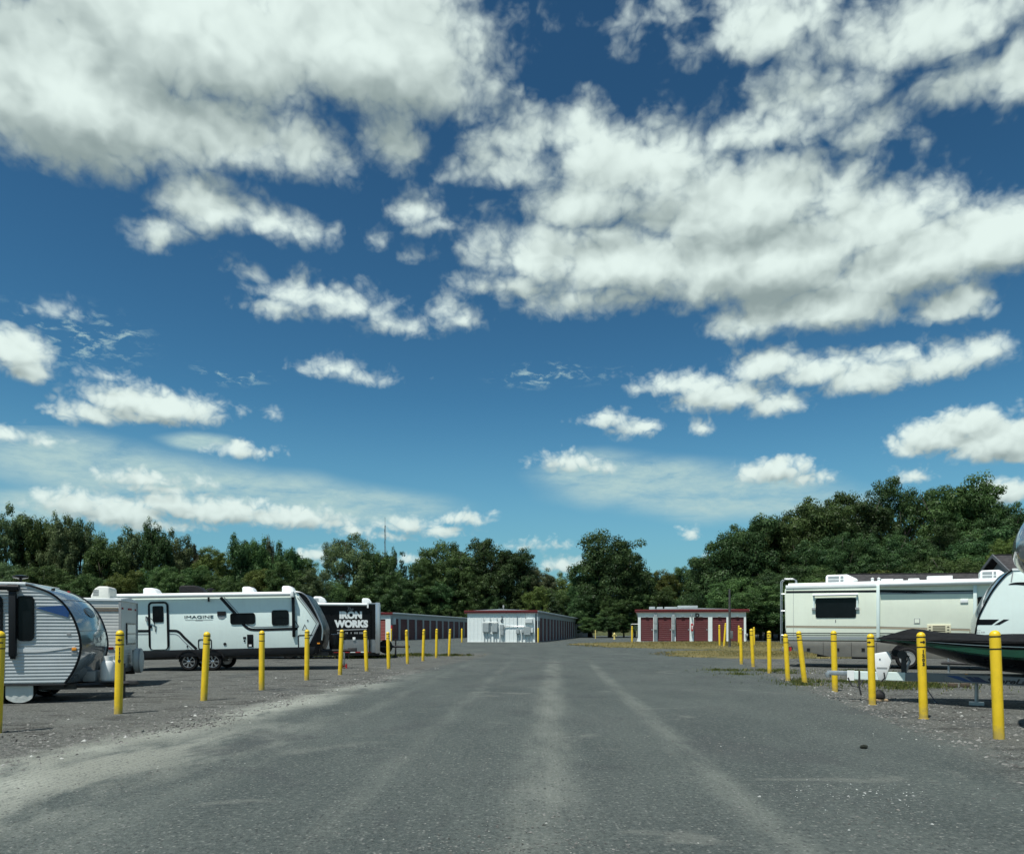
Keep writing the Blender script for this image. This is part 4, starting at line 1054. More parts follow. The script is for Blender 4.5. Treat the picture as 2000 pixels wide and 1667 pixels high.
for dx in (-2.6, -3.4): wheel(t, dx, .12, .33, spokes=0); wheel(t, dx, W1 - .34, .33, spokes=0)

# ------------------------------------------------------------------ big white trailer with the black swoosh
Y0 = 28.4; O = ((392 - CX) / F * Y0, Y0); TILT = R(1.2); k_ = Y0 / F; W1 = 2.44
yw = R(7.3); fL = side_of(O[0], O[1], yw)
def L(px, py): x, z = fL(px, py); return x, z - x * math.tan(TILT)
t = thing('travel_trailer', 'large white travel trailer with black swoosh stripes and dark nose', 'trailer', (O[0], O[1], 0), (0, -TILT, yw), TR)
zbase = L(392, 1280)[1]; ztop = L(480, 1158)[1]; xr = L(240, 1200)[0]
nose = smooth_poly([L(580, 1155.5), L(592, 1158), L(603, 1167), L(615, 1188), L(624, 1208), L(630.5, 1227), L(629, 1250), L(624, 1267), L(617, 1279)], 4)
prof = [(xr, zbase), (nose[-1][0], zbase)] + nose[::-1][1:] + [(xr, ztop)]
prof[2 + len(nose) - 2] = (nose[0][0], ztop)
body = obj('body', G().prism_y(prof, 0, W1), white, t, bevel=.03, seg=2)
# nose cap
cpoly = [L(583, 1155), L(591, 1156.5), L(606, 1180), L(627, 1215), L(617, 1238), L(604, 1262), L(606, 1279)]
inner = [L(585, 1157), L(605, 1185), L(625.5, 1217), L(614, 1240), L(603, 1260), L(600, 1279.5)]
cap = [(x, z) for x, z in inner] + [(nose[-1][0] + .01, zbase - .003)] + [(x + .015, z + .004) for x, z in nose[::-1][1:]]
obj('nose_cap', G().prism_y(cap, -.015, W1 + .015), black, t, bevel=.02)
edge = [(x + .02, z + .01) for x, z in nose]
obj('nose_trim', G().tube([(x, -.02, z) for x, z in edge[:-8]], .028, 6), alu, t, smooth=True)
strip(t, [L(588, 1164), L(606, 1188), L(624.5, 1217), L(613, 1240), L(599, 1267)], .05, midgrey, -.018, 'grey_outline', .004)
strip(t, [L(584, 1166), L(602, 1190), L(620, 1217), L(609, 1239), L(595, 1266)], .022, dgrey, -.006, 'thin_outline')
# skirt
obj('skirt', G().prism_y([(xr - .01, L(392, 1282)[1]), (L(613, 1278)[0], zbase - .02), (L(617, 1264)[0], L(392, 1267.5)[1]), (xr - .01, L(392, 1267.5)[1])], -.02, W1 + .02), charcoal, t, bevel=.01)
# roof and awning
obj('roof', G().prism_x([(-.02, ztop - .02), (W1 + .02, ztop - .02), (W1 + .02, ztop + .02), (W1 / 2, ztop + .10), (-.02, ztop + .02)], xr, nose[0][0]), roofwhite, t)
zaw = L(392, 1162)[1]
xa0, xa1 = L(224, 1164)[0], L(573, 1158)[0]
obj('awning_roll', G().tube([(xa0, -.13, zaw), (xa0 + .12, -.13, zaw), (xa1, -.13, zaw)], [.03, .085, .085], 14), roofwhite, t, smooth=True)
obj('awning_bracket', G().box(xa1 - .02, xa1 + .09, -.23, .0, zaw - .13, zaw + .10), plastic_w, t, bevel=.02)
obj('awning_bracket', G().box(xa0 + .22, xa0 + .34, -.20, .0, zaw - .12, zaw + .02), blackm, t, bevel=.02)
obj('awning_arm', G().box(L(573, 1200)[0], L(578.5, 1200)[0], -.10, -.0, L(575, 1243)[1], zaw - .1), black, t, bevel=.01)
obj('awning_arm', G().box(L(234, 1200)[0], L(239, 1200)[0], -.10, -.0, L(236, 1243)[1], zaw - .1), black, t, bevel=.01)
a = L(411, 1168); obj('awning_support', G().box(a[0] - .02, a[0] + .02, -.10, 0, a[1] - .12, a[1] + .05), blackm, t)
for x0, x1, h_ in ((266, 295, .27), (466, 491, .27), (546, 571, .28)):
    roof_ac(t, L(x0, 0)[0], L(x1, 0)[0], ztop + .03, .9, 1.55, h_, plastic_w, grille=False, name='roof_vent_cover')
roof_ac(t, L(340, 0)[0], L(389, 0)[0], ztop + .05, .8, 1.65, .32, blackm, grille=False)
a = L(405, 0)[0]; obj('roof_vent', G().lathe([(.06, ztop), (.06, ztop + .16), (.14, ztop + .18), (.14, ztop + .22), (.02, ztop + .25)], 12, 'z', (a, .7, 0)), blackm, t)
# door
x0, z1 = L(292, 1174.5); x1, z0 = L(332, 1268)
dr = obj('door', G().ring_y(rrect(x0, x1, z0, z1, .16), rrect(x0 + .07, x1 - .07, z0 + .02, z1 - .07, .09), -.03, .0), black, t)
obj('door_leaf', G().prism_y(rrect(x0 + .05, x1 - .05, z0 + .02, z1 - .05, .10), -.016, .0), white, dr)
a = L(301, 1183); b_ = L(322, 1214.5); window(dr, a[0], b_[0], b_[1], a[1], .05, -.014, .02)
obj('door_handle', G().box(L(295, 0)[0], L(299, 0)[0], -.05, -.015, L(0 + 297, 1226)[1], L(297, 1220)[1]), black, dr, bevel=.008)
obj('grab_handle', G().tube([(L(288, 0)[0], -.03, L(288, 1203)[1]), (L(290, 0)[0], -.10, L(290, 1204)[1]), (L(300, 0)[0], -.10, L(300, 1208)[1]), (L(305, 0)[0], -.08, L(305, 1214)[1]), (L(306, 0)[0], -.03, L(306, 1233)[1])], .014, 6), charcoal, t, smooth=True)
obj('door_hold', G().box(L(287, 0)[0], L(291, 0)[0], -.06, 0, L(289, 1212)[1], L(289, 1204)[1]), grey_p, t)
# swooshes
sw = smooth_poly([L(241, 1232), L(290, 1231.5), L(335, 1231), L(350, 1233), L(362, 1245), L(385, 1267)], 5)
strip(t, sw, .09, charcoal, -.004, 'black_swoosh'); strip(t, [(x - .04, z - .115) for x, z in sw], .028, midgrey, -.004, 'grey_line')
s2 = [L(434, 1166), L(448, 1182), L(463, 1199)]
strip(t, s2, .11, charcoal, -.004, 'black_swoosh'); strip(t, [(x + .12, z + .01) for x, z in s2], .03, midgrey, -.004, 'grey_line')
s3 = smooth_poly([L(474, 1215), L(484, 1225), L(497, 1229), L(530, 1228.5), L(583, 1227)], 5)
strip(t, s3, .10, charcoal, -.004, 'black_swoosh'); strip(t, [(x + .05, z + .10) for x, z in s3], .03, midgrey, -.004, 'grey_line')
strip(t, [L(575, 1207), L(585, 1222), L(575, 1235)], .03, charcoal, -.004, 'arrow_line')
# windows, hatches
a = L(452, 1197); b_ = L(500.5, 1218); window(t, a[0], b_[0], b_[1], a[1], .09, -.004, .03)
a = L(533, 1191); b_ = L(566, 1220.5); window(t, a[0], b_[0], b_[1], a[1], .09, -.004, .03, split=(a[1] + b_[1]) / 2)
a = L(427, 1193.5); b_ = L(443.5, 1201); vt = plate(t, [(a[0], b_[1]), (b_[0], b_[1]), (b_[0], a[1]), (a[0], a[1])], blackm, 0, .03, 'vent'); 
c_ = L(435, 1201); plate(vt, [(c_[0] + .15 * math.cos(q), c_[1] + .14 * math.sin(q)) for q in np.linspace(math.pi, 2 * math.pi, 12)], midgrey, 0, .012, 'vent_flap')
a = L(484, 1238.5); b_ = L(496, 1263); hb = obj('furnace_hatch', G().box(a[0], b_[0], -.018, 0, b_[1], a[1]), black, t, bevel=.008); obj('hatch_tag', G().box(a[0] + .06, a[0] + .16, -.022, -.016, b_[1] + .03, b_[1] + .1), lettering_w, hb)
a = L(440.5, 1257); obj('port', G().lathe([(.055, -.02), (.055, 0)], 14, 'y', (a[0], 0, a[1])), blackm, t)
a = L(479, 1245); obj('port', G().box(a[0] - .05, a[0] + .05, -.015, 0, a[1] - .04, a[1] + .04), charcoal, t); a = L(479, 1251); obj('port', G().lathe([(.035, -.02), (.035, 0)], 10, 'y', (a[0], 0, a[1])), charcoal, t)
a = L(367, 1261); obj('port', G().box(a[0] - .02, a[0] + .02, -.02, 0, a[1] - .05, a[1] + .02), charcoal, t)
for (xa, ya, xb, yb) in ((388, 1247.5, 415, 1267.2), (583, 1239, 614, 1268)):
    a = L(xa, ya); b_ = L(xb, yb); obj('baggage_door', G().ring_y(rrect(a[0], b_[0], b_[1], a[1], .07), rrect(a[0] + .035, b_[0] - .035, b_[1] + .035, a[1] - .035, .05), -.012, 0), charcoal, t)
a = L(603, 1211); obj('lock', G().lathe([(.03, -.015), (.03, 0)], 10, 'y', (a[0], 0, a[1])), dgrey, t)
a = L(626, 1255.5); obj('marker_light', G().box(a[0] - .10, a[0] - .0, -.035, -.01, a[1] - .025, a[1] + .025), amber, t)
a = L(391, 1204); text_on_side('lettering', 'IMAGINE', a[0], a[1], -.006, lettering, t, .105, 1.02)
strip(t, [L(364, 1210.3), L(418, 1209.5)], .012, dgrey, -.003, 'underline'); g = G()
for k in range(9): a = L(384.3 + k * 1.55, 1211.2); g.box(a[0], a[0] + .02, -.004, 0, a[1] - .014, a[1] + .014)
obj('small_print', g, midgrey, t)['kind'] = 'stuff'
a = L(597, 1224.5); g = G(); g.prism_y([(a[0] - .10, a[1] - .08), (a[0] - .07, a[1] - .08), (a[0] + .0, a[1] + .07), (a[0] + .07, a[1] - .08), (a[0] + .10, a[1] - .08), (a[0] + .0, a[1] + .13)], -.006, 0)
obj('emblem', g, dgrey, t); strip(t, [L(591, 1229.5), L(604, 1229)], .012, dgrey, -.003, 'underline')
# running gear
for px in (368.5, 415.5):
    wheel(t, L(px, 0)[0], .03, .335, rimm=chrome, spokes=7, z=.335 - L(px, 0)[0] * math.tan(TILT)); wheel(t, L(px, 0)[0], W1 - .25, .335, spokes=0, z=.335 - L(px, 0)[0] * math.tan(TILT))
arch = []
for px in (368.5, 415.5):
    c = L(px, 1291)[0]; pts = [(c + .43 * math.cos(q), .34 + .43 * math.sin(q)) for q in np.linspace(math.pi * .92, math.pi * .08, 14)]
    strip(t, pts, .06, blackm, -.022, 'fender', .02)
obj('chassis', G().box(xr + .1, L(640, 0)[0], .3, .42, zbase - .12, zbase + .02).box(xr + .1, L(640, 0)[0], W1 - .42, W1 - .3, zbase - .12, zbase + .02), steel_dark, t)
obj('axle_box', G().box(L(345, 0)[0], L(440, 0)[0], .28, .34, zbase - .22, zbase), steel_dark, t)
xn = L(622, 0)[0]; zt2 = zbase + .06
obj('tongue', G().tube([(xn - .5, .4, zt2), (xn + 1.15, W1 / 2, zt2 - .02)], .055, 4).tube([(xn - .5, W1 - .4, zt2), (xn + 1.15, W1 / 2, zt2 - .02)], .055, 4), steel_dark, t)
obj('coupler', G().box(xn + 1.0, xn + 1.35, W1 / 2 - .07, W1 / 2 + .07, zt2 - .08, zt2 + .08), steel_dark, t, bevel=.02)
a = L(661, 1258); obj('gas_bottle_cover', G().lathe([(.20, zt2 + .04), (.215, zt2 + .2), (.215, zt2 + .52), (.17, zt2 + .62), (.05, zt2 + .64)], 16, 'z', (xn + .5, W1 / 2, 0)), black, t, smooth=True)
jk = obj('tongue_jack', G().tube([(xn + .85, W1 / 2, zt2 + .55), (xn + .85, W1 / 2, .1 - xn * .02)], .032, 8), galv, t)
obj('jack_head', G().box(xn + .76, xn + .95, W1 / 2 - .09, W1 / 2 + .09, zt2 + .4, zt2 + .66), blackm, jk, bevel=.03)
zj = -(xn + .85) * math.tan(TILT)
obj('jack_foot', G().box(xn + .74, xn + .80, W1 / 2 - .1, W1 / 2 + .1, zj, zj + .17).box(xn + .90, xn + .96, W1 / 2 - .1, W1 / 2 + .1, zj, zj + .17).box(xn + .80, xn + .90, W1 / 2 - .08, W1 / 2 + .08, zj + .06, zj + .11), redp, t)
g = G().tube([(xn + 1.1, W1 / 2 - .1, zt2 - .05), (xn + 1.0, W1 / 2 - .12, zt2 - .35), (xn + .7, W1 / 2 - .1, zt2 - .30), (xn + .4, W1 / 2 - .1, zt2 - .05)], .015, 5)
obj('safety_chain', g, steel_dark, t, smooth=True)

# ------------------------------------------------------------------ black trailer with white lettering
Y0 = 40.5; O = ((741 - CX) / F * Y0, Y0); yw = R(9); f = side_of(O[0], O[1], yw)
z0_ = gzf(*O)
def K(px, py): s, z = f(px, py); return s, z - z0_
t = thing('toy_hauler', 'black sided trailer with large white lettering and silver corner posts', 'trailer', (O[0], O[1], z0_), (0, 0, yw), TR)
W1 = 2.5; ztop = K(720, 1177.5)[1]; zbase = K(720, 1274)[1]; XL = -9.0
obj('body', G().box(XL, 0, 0, W1, zbase, ztop), mat('silver_panel', (.36, .385, .385), .4, .3, var=.06), t, bevel=.03)
zmid = K(700, 1248)[1]
obj('black_panel', G().box(XL + .05, K(733, 0)[0], -.012, 0, zmid, ztop - .06), black, t)
obj('front_panel', G().box(0, .012, .25, W1 - .25, zbase + .2, ztop - .15), charcoal, t)
for y0 in (-.03, W1 - .03): obj('corner_post', G().box(-.2, .03, y0, y0 + .06, zbase - .03, ztop + .04), alu, t, bevel=.015)
obj('roof', G().prism_x([(-.02, ztop - .01), (W1 + .02, ztop - .01), (W1 / 2, ztop + .06)], XL, .02), alu, t)
obj('awning_roll', G().tube([(K(560, 1178)[0], -.11, ztop - .07), (K(717, 1178)[0], -.11, ztop - .07)], .07, 12), roofwhite, t, smooth=True)
obj('awning_bracket', G().box(K(717, 0)[0], K(720, 0)[0], -.17, 0, ztop - .25, ztop + .02), plastic_w, t)
g = G(); s0 = K(722, 1200)[0]; obj('awning_arm', G().box(s0 - .04, s0 + .04, -.08, -.012, K(722, 1273)[1], ztop - .2), black, t)
roof_ac(t, K(609, 0)[0], K(634, 0)[0], ztop + .02, .8, 1.6, .36, plastic_w); roof_ac(t, K(706, 0)[0], K(725, 0)[0], ztop + .02, .8, 1.6, .28, plastic_w, grille=False)
a = K(685, 1200.5); text_on_side('lettering', 'IRON', a[0], a[1], -.018, lettering_w, t, .40, 1.16, .068)
a = K(686, 1217.5); text_on_side('lettering', 'WORKS', a[0], a[1], -.018, lettering_w, t, .41, 1.74, .068)
a = K(684.5, 1189); text_on_side('lettering', 'The', a[0], a[1], -.018, mat('dim_lettering', (.30, .32, .32), .5), t, .19, .30, 0, .4)
strip(t, [K(658, 1230), K(716, 1228)], .05, mat('dim_lettering', (.3, .32, .32)), -.016, 'underline')
g = G(); a = K(658, 1235.5); b_ = K(712, 1235)
rr = random.Random(2)
for cx0, n in ((659, 2), (675, 2), (685, 1), (692, 3), (702, 3)):
    for k in range(n):
        x = K(cx0 + k * 2.6, 1235)[0]; g.box(x, x + .045, -.018, -.012, a[1] - .045, a[1] + .045)
obj('small_lettering', g, mat('dim_lettering', (.3, .32, .32)), t)['kind'] = 'stuff'
a = K(692, 1246); obj('hatch_latch', G().box(a[0] - .08, a[0] + .06, -.05, -.012, a[1] - .10, a[1] + .06), plastic_w, t, bevel=.01)
g1 = G(); g2 = G()
for k in range(30):
    x = XL + .2 + k * .28
    (g1 if k % 2 else g2).box(x, min(x + .27, -.22), -.006, 0, zbase + .01, zbase + .06)
obj('red_reflector_tape', g1, redp, t); obj('white_reflector_tape', g2, lettering_w, t)
for px in (564, 596): wheel(t, K(px, 0)[0], .04, .36, rimm=chrome, spokes=5); wheel(t, K(px, 0)[0], W1 - .28, .36, spokes=0)
obj('chassis', G().box(XL, 0, .3, .42, zbase - .15, zbase).box(XL, 0, W1 - .42, W1 - .3, zbase - .15, zbase), steel_dark, t)
a = K(753, 1262)
sp = obj('spare_wheel', G().lathe([(.2, .72), (.30, .73), (.35, .76), (.37, .80), (.37, .92), (.34, .96), (.2, .96)], 26, 'y', (a[0], 0, a[1] - .02)), rubber, t, smooth=True)
obj('rim', G().lathe([(.22, .735), (.20, .78), (.06, .77), (.02, .76)], 20, 'y', (a[0], 0, a[1] - .02)), grey_p, sp, smooth=True)
zz = K(770, 1263)[1]
obj('tongue', G().tube([(-.1, .5, zz), (1.35, W1 / 2, zz)], .06, 4).tube([(-.1, W1 - .5, zz), (1.35, W1 / 2, zz)], .06, 4), steel_dark, t)
obj('coupler', G().box(1.3, 1.62, W1 / 2 - .07, W1 / 2 + .07, zz - .08, zz + .06), steel_dark, t, bevel=.02)
xj = K(773, 0)[0] + .0
obj('tongue_jack', G().tube([(xj, W1 / 2, zz + .38), (xj, W1 / 2, .03)], .045, 8).box(xj - .1, xj + .1, W1 / 2 - .1, W1 / 2 + .1, .0, .03), steel_dark, t)

# ------------------------------------------------------------------ cream motorhome
Y0 = 31.5; O = ((1532 - CX) / F * Y0, Y0); yw = R(-27); f = side_of(O[0], O[1], yw)
def Q(px, py): return f(px, py)
t = thing('motorhome', 'long cream motorhome with ladder and awning behind the covered boat', 'motorhome', (O[0], O[1], 0), (0, 0, yw), TR)
W1 = 2.5; Lm = 10.4; TQ = math.tan(R(.85))
def zl(s, z): return z - 0        # level
ztop = Q(1560, 1141)[1]; zsk = Q(1700, 1252)[1]; zbt = Q(1640, 1282)[1]
prof = [(.10, zsk), (Lm - .35, zsk), (Lm - .02, zsk + .45), (Lm - .12, 2.0), (Lm - .55, 3.05), (Lm - .95, ztop), (.15, ztop), (.0, ztop - .2), (.03, 1.6)]
obj('body', G().prism_y(prof, 0, W1), cream, t, bevel=.06, seg=3)
sk = obj('skirt', G().prism_y([(.55, Q(1545, 1271)[1] + .05), (1.7, zbt), (Lm - .35, zbt - .05), (Lm - .2, zsk - .002), (.12, zsk - .002), (.3, .80)], -.01, W1 + .01), taupe, t, bevel=.02)
for px in (1608, 1663, 1712): x = Q(px, 1265)[0]; obj('locker_seam', G().box(x - .006, x + .006, -.014, -.006, zbt + .04, zsk - .04), black, sk)
for px in (1579, 1636, 1686): a = Q(px, 1268); obj('locker_latch', G().box(a[0] - .06, a[0] + .06, -.03, -.008, a[1] - .06, a[1] + .06), blackm, sk)
a = Q(1544, 1267); obj('side_marker', G().box(a[0] - .04, a[0] + .04, -.03, -.005, a[1] - .08, a[1] + .08), redp, sk)
obj('roof_rail', G().box(.05, Lm - 1.0, -.03, .03, ztop - .16, ztop - .02), roofwhite, t, bevel=.02)
obj('roof', G().prism_x([(.02, ztop - .02), (W1 - .02, ztop - .02), (W1 - .1, ztop + .06), (.1, ztop + .06)], .15, Lm - 1.0), roofwhite, t)
def hl(py, w, m, s0=.02, s1=None, name='stripe', ref=1600): z = Q(ref, py)[1]; strip(t, [(s0, z), (s1 or Lm - .5, z)], w, m, -.002, name)
def seg_line(pts, w, m, name='stripe'): strip(t, [Q(*p) for p in pts], w, m, -.003, name)
g1 = (1535, 1155.5), (1712, 1153.8); seg_line(g1, .085, charcoal); seg_line([(1535, 1146.5), (1712, 1144)], .05, midgrey)
seg_line([(1716, 1153.5), (1790, 1155), (1830, 1154), (1905, 1153)], [.10, .13, .05, .05], charcoal, 'black_flash'); seg_line([(1716, 1158), (1905, 1157)], .08, midgrey)
seg_line([(1535, 1223), (1712, 1225), (1810, 1227), (1905, 1230)], .075, tan); seg_line([(1535, 1221.5), (1712, 1223), (1905, 1228)], .02, dgrey)
for py, w, m in ((1236, .03, charcoal), (1240, .025, charcoal), (1245, .10, midgrey), (1250, .03, charcoal)):
    z = Q(1600, py)[1]; strip(t, [(.05, z), (Lm - .4, z)], w, m, -.003)
for s in (.35,): obj('rear_cap_seam', G().box(s - .006, s + .006, -.004, .002, zsk, ztop), grey_p, t)
a = Q(1593, 1168); b_ = Q(1672, 1205.5); window(t, a[0], b_[0], b_[1] + .0, a[1], .07, 0, .03)
a = Q(1588, 1161); b_ = Q(1676, 1161)
wa = obj('window_awning', G().tube([(a[0], -.10, a[1] - .02), (b_[0], -.10, a[1] - .02)], .05, 10), roofwhite, t, smooth=True)
for s in (a[0] + .03, b_[0] - .03): obj('awning_strut', G().box(s - .03, s + .03, -.05, -.002, Q(1632, 1190)[1], a[1]), white, wa); obj('strut_foot', G().box(s - .07, s + .07, -.08, -.002, Q(1632, 1190)[1], Q(1632, 1186)[1]), grey_p, wa)
a = Q(1632, 1212); obj('reflector', G().box(a[0] - .015, a[0] + .015, -.012, 0, a[1] - .06, a[1] + .05), dgrey, t)
for px in (1715, 1904):
    s = Q(px, 1200)[0]; obj('awning_arm', G().box(s - .06, s + .06, -.09, -.004, Q(px, 1245)[1], ztop - .1), white, t, bevel=.015)
s0, s1 = Q(1718, 1140)[0], Q(1960, 1140)[0]
obj('awning_roll', G().tube([(s0, -.16, ztop - .08), (s1, -.16, ztop - .08)], .10, 12), roofwhite, t, smooth=True)
a = Q(1791, 1212); hb = obj('service_hatch', G().box(a[0] - .10, a[0] + .10, -.016, 0, a[1] - .10, a[1] + .10), grey_p, t); obj('hatch_lid', G().box(a[0] - .075, a[0] + .075, -.022, -.014, a[1] - .075, a[1] + .075), cream, hb)
a = Q(1811, 1239.5); b_ = Q(1857, 1218.5); gv = obj('fridge_vent', G().box(a[0], b_[0], -.03, 0, a[1], b_[1]), mat('yellowed_plastic', (.62, .60, .42), .5, var=.06), t, bevel=.01)
g = G()
for k in range(4): z = a[1] + (b_[1] - a[1]) * (.2 + .2 * k); g.box(a[0] + .18, b_[0] - .18, -.036, -.028, z - .022, z + .022)
for k in range(3):
    z = a[1] + (b_[1] - a[1]) * (.22 + .27 * k)
    for s in (a[0] + .05, b_[0] - .12): g.box(s, s + .07, -.036, -.028, z - .02, z + .02)
obj('vent_slot', g, mat('slot_brown', (.07, .06, .04), .8), gv)
a = Q(1875.5, 1177); b_ = Q(1891, 1169); obj('porch_lamp', G().box(a[0], b_[0], -.04, 0, a[1], b_[1]), plastic_w, t, bevel=.015)
a = Q(1909, 1165); b_ = Q(1960, 1190); window(t, a[0], b_[0], b_[1], a[1], .06, 0, .03)
dx = Lm - 1.5; obj('entry_door', G().box(dx - .0, dx + .7, -.012, 0, .75, 2.7), cream, t, bevel=.01)
zt_ = ztop + .05
def long_ac(px0, px1, h_):
    s0, s1 = Q(px0, 1130)[0], Q(px1, 1130)[0]; L_ = s1 - s0
    o = obj('air_conditioner', G().prism_y([(s0, zt_), (s1 - .25, zt_), (s1, zt_ + h_ * .4), (s1 - .05, zt_ + h_ * .5), (s1 - L_ * .33, zt_ + h_), (s0 + .05, zt_ + h_), (s0, zt_ + h_ * .8)], .8, 1.6), plastic_w, t, bevel=.04, seg=2)
    g = G()
    for za in (.12, .52):
        for xa, xb in ((.08, .42), (.47, .56)): g.box(s0 + L_ * xa, s0 + L_ * xb, .794, .802, zt_ + h_ * za, zt_ + h_ * (za + .30))
    obj('grille', g, midgrey, o)
long_ac(1609, 1673, .36); long_ac(1918, 1976, .36)
for px0, px1, h_ in ((1720, 1745, .07), (1746, 1764, .05), (1774, 1796, .06), (1811, 1862, .13)):
    s0, s1 = Q(px0, 1130)[0], Q(px1, 1130)[0]; obj('roof_vent', G().box(s0, s1, .4, 1.0, zt_, zt_ + h_ + .04), plastic_w, t, bevel=.02)
for px in (1703.5, 1716): s = Q(px, 1130)[0]; obj('vent_pipe', G().lathe([(.05, zt_), (.05, zt_ + .12), (.07, zt_ + .13), (.01, zt_ + .17)], 10, 'z', (s, .3, 0)), plastic_w, t)
# ladder on the rear
lad = G()
for yy in (.22, .62):
    lad.tube([(-.17, yy, .95), (-.17, yy, ztop + .14), (-.10, yy, ztop + .22), (-.02, yy, ztop + .26), (.30, yy, ztop + .26), (.40, yy, ztop + .2), (.41, yy, ztop + .04)], .02, 7)
ld = obj('ladder', lad, galv, t, smooth=True)
for k in range(7): obj('rung', G().tube([(-.17, .22, 1.15 + k * .32), (-.17, .62, 1.15 + k * .32)], .016, 6), galv, ld)
for z in (1.3, 2.3, 3.0): obj('standoff', G().tube([(-.17, .22, z), (.03, .22, z)], .014, 5).tube([(-.17, .62, z), (.03, .62, z)], .014, 5), galv, ld)
obj('rear_bumper', G().box(-.12, .05, .1, W1 - .1, .62, .82), taupe, t, bevel=.03)
sw_ = Q(1772, 1288)[0]
wheel(t, sw_, -.07, .42, .5, rimm=mat('painted_rim', (.33, .34, .33), .45, .3), spokes=0); wheel(t, sw_, W1 - .53, .42, .5, spokes=0)
wheel(t, Lm - 1.9, .03, .42, .28, spokes=0); wheel(t, Lm - 1.9, W1 - .31, .42, .28, spokes=0)
strip(t, [(sw_ + .56 * math.cos(q), .42 + .56 * math.sin(q)) for q in np.linspace(math.pi, 0, 16)], .10, blackm, -.016, 'wheel_arch', .004)
plate(t, [(sw_ + .52 * math.cos(q), .42 + .52 * math.sin(q)) for q in np.linspace(0, math.pi, 16)], blackm, -.012, .004, 'wheel_well')
obj('chassis', G().box(1.2, Lm - .5, .5, .62, .42, .62).box(1.2, Lm - .5, W1 - .62, W1 - .5, .42, .62), steel_dark, t)
s = Q(1662, 1290)[0]; obj('tank', G().box(s, s + 1.9, .35, 1.3, .36, .62), blackm, t, bevel=.03)

# ------------------------------------------------------------------ white trailer nose behind the boat
Y0 = 22.5; O = ((1904.5 - CX) / F * Y0, Y0); yw = R(-31); f = side_of(O[0], O[1], yw)
t = thing('travel_trailer', 'white travel trailer with curved front edge and black chevrons behind boat', 'trailer', (O[0], O[1], 0), (0, 0, yw), TR)
W1 = 2.4
cv = smooth_poly([f(*p) for p in ((1977, 1113), (1962, 1124), (1939, 1152), (1921, 1184), (1910, 1209), (1904.5, 1240))], 4)
zt_ = cv[0][1]; lowz = .55
curve = cv + [(cv[-1][0] + .05, 1.0), (cv[-1][0] + .35, lowz)]
Lw = 6.5
obj('body', G().prism_y([(curve[-1][0], lowz), (Lw, lowz), (Lw, zt_), (curve[0][0], zt_)] + curve[1:-1], 0, W1), white, t, bevel=.02)
obj('edge_trim', G().tube([(x, -.012, z) for x, z in curve], .026, 6), black, t, smooth=True)
capr = []
for k in range(9):
    v = k / 8; bl = .16 * math.sin(math.pi * v); capr.append([(x - bl - .005, v * W1, z) for x, z in curve])
obj('nose_cap', G().grid(capr), gloss_cap, t, smooth=True)
p0, p1 = f(1908, 1209), f(1951, 1209); q0, q1 = f(1909, 1219.5), f(1937, 1219.5)
plate(t, [q0, q1, p1, p0], black, 0, .006, 'chevron')
plate(t, [f(1942, 1219.5), f(1952, 1219.5), f(1971, 1209), f(1960, 1209)], charcoal, 0, .006, 'chevron')
strip(t, smooth_poly([f(1970, 1141), f(1985, 1139), f(2010, 1140)], 4), [.02, .03, .05, .06, .07, .08, .09, .10, .10], charcoal, -.001, 'top_flash')
faint = mat('faint_grey_print', (.42, .46, .45), .5); g = G()
for k, (u0, u1, v0) in enumerate(((1908, 1911, 1231), (1911.5, 1915, 1231), (1908, 1911.5, 1236), (1912, 1914.5, 1236), (1916, 1919, 1235.5), (1919.5, 1923.5, 1235.5))):
    a = f(u0, v0); b_ = f(u1, v0 - (1.4 if k < 2 else 3)); g.box(a[0], b_[0], -.003, .0, a[1], b_[1])
obj('faint_print', g, faint, t)['kind'] = 'stuff'
strip(t, [f(1978, 1117), f(1975, 1136)], .03, grey_p, -.004, 'gutter_spout')
obj('roof', G().box(curve[0][0], Lw, -.02, W1 + .02, zt_ - .01, zt_ + .05), roofwhite, t)
obj('chassis', G().box(.6, Lw, .35, .45, .40, .54).box(.6, Lw, W1 - .45, W1 - .35, .40, .54), steel_dark, t)
for dx in (4.0, 4.85): wheel(t, dx, .05, .34); wheel(t, dx, W1 - .27, .34, spokes=0)
obj('tongue', G().tube([(.8, .4, .48), (-.9, W1 / 2, .48)], .05, 4).tube([(.8, W1 - .4, .48), (-.9, W1 / 2, .48)], .05, 4), steel_dark, t)
obj('tongue_jack', G().tube([(-.7, W1 / 2, .9), (-.7, W1 / 2, .05)], .035, 8).box(-.8, -.6, W1 / 2 - .1, W1 / 2 + .1, 0, .05), galv, t)

# ------------------------------------------------------------------ fifth wheel camper whose nose reaches in at the right
ax = Vector((math.cos(R(-31)), math.sin(R(-31))))
Y0 = 11.6; O = ((1983 - CX) / F * Y0 + .02, Y0)
t = thing('fifth_wheel_camper', 'camper with glossy bulging grey nose reaching in at the right edge', 'camper', (O[0] - .36, O[1] - .4, 0), (0, 0, R(-31)), TR)
W1 = 2.3
cv = smooth_poly([(.85, 3.52), (.45, 3.38), (.16, 3.05), (.04, 2.72), (.10, 2.45), (.35, 2.25), (.8, 2.15)], 5)
rows = []
for k in range(17):
    v = k / 16; e = (2 * v - 1); bl = .95 * (1 - math.sqrt(max(0, 1 - abs(e) ** 3.2)))
    rows.append([(x + bl * .55, v * W1 - W1 * .4, z - .10 * bl * (1 if z > 2.8 else -1)) for x, z in cv])
obj('nose_cap', G().grid(rows), mat('silver_gloss_cap', (.30, .32, .33), .12, .4, coat=.5), t, smooth=True)
y0, y1 = -W1 * .4, W1 * .6
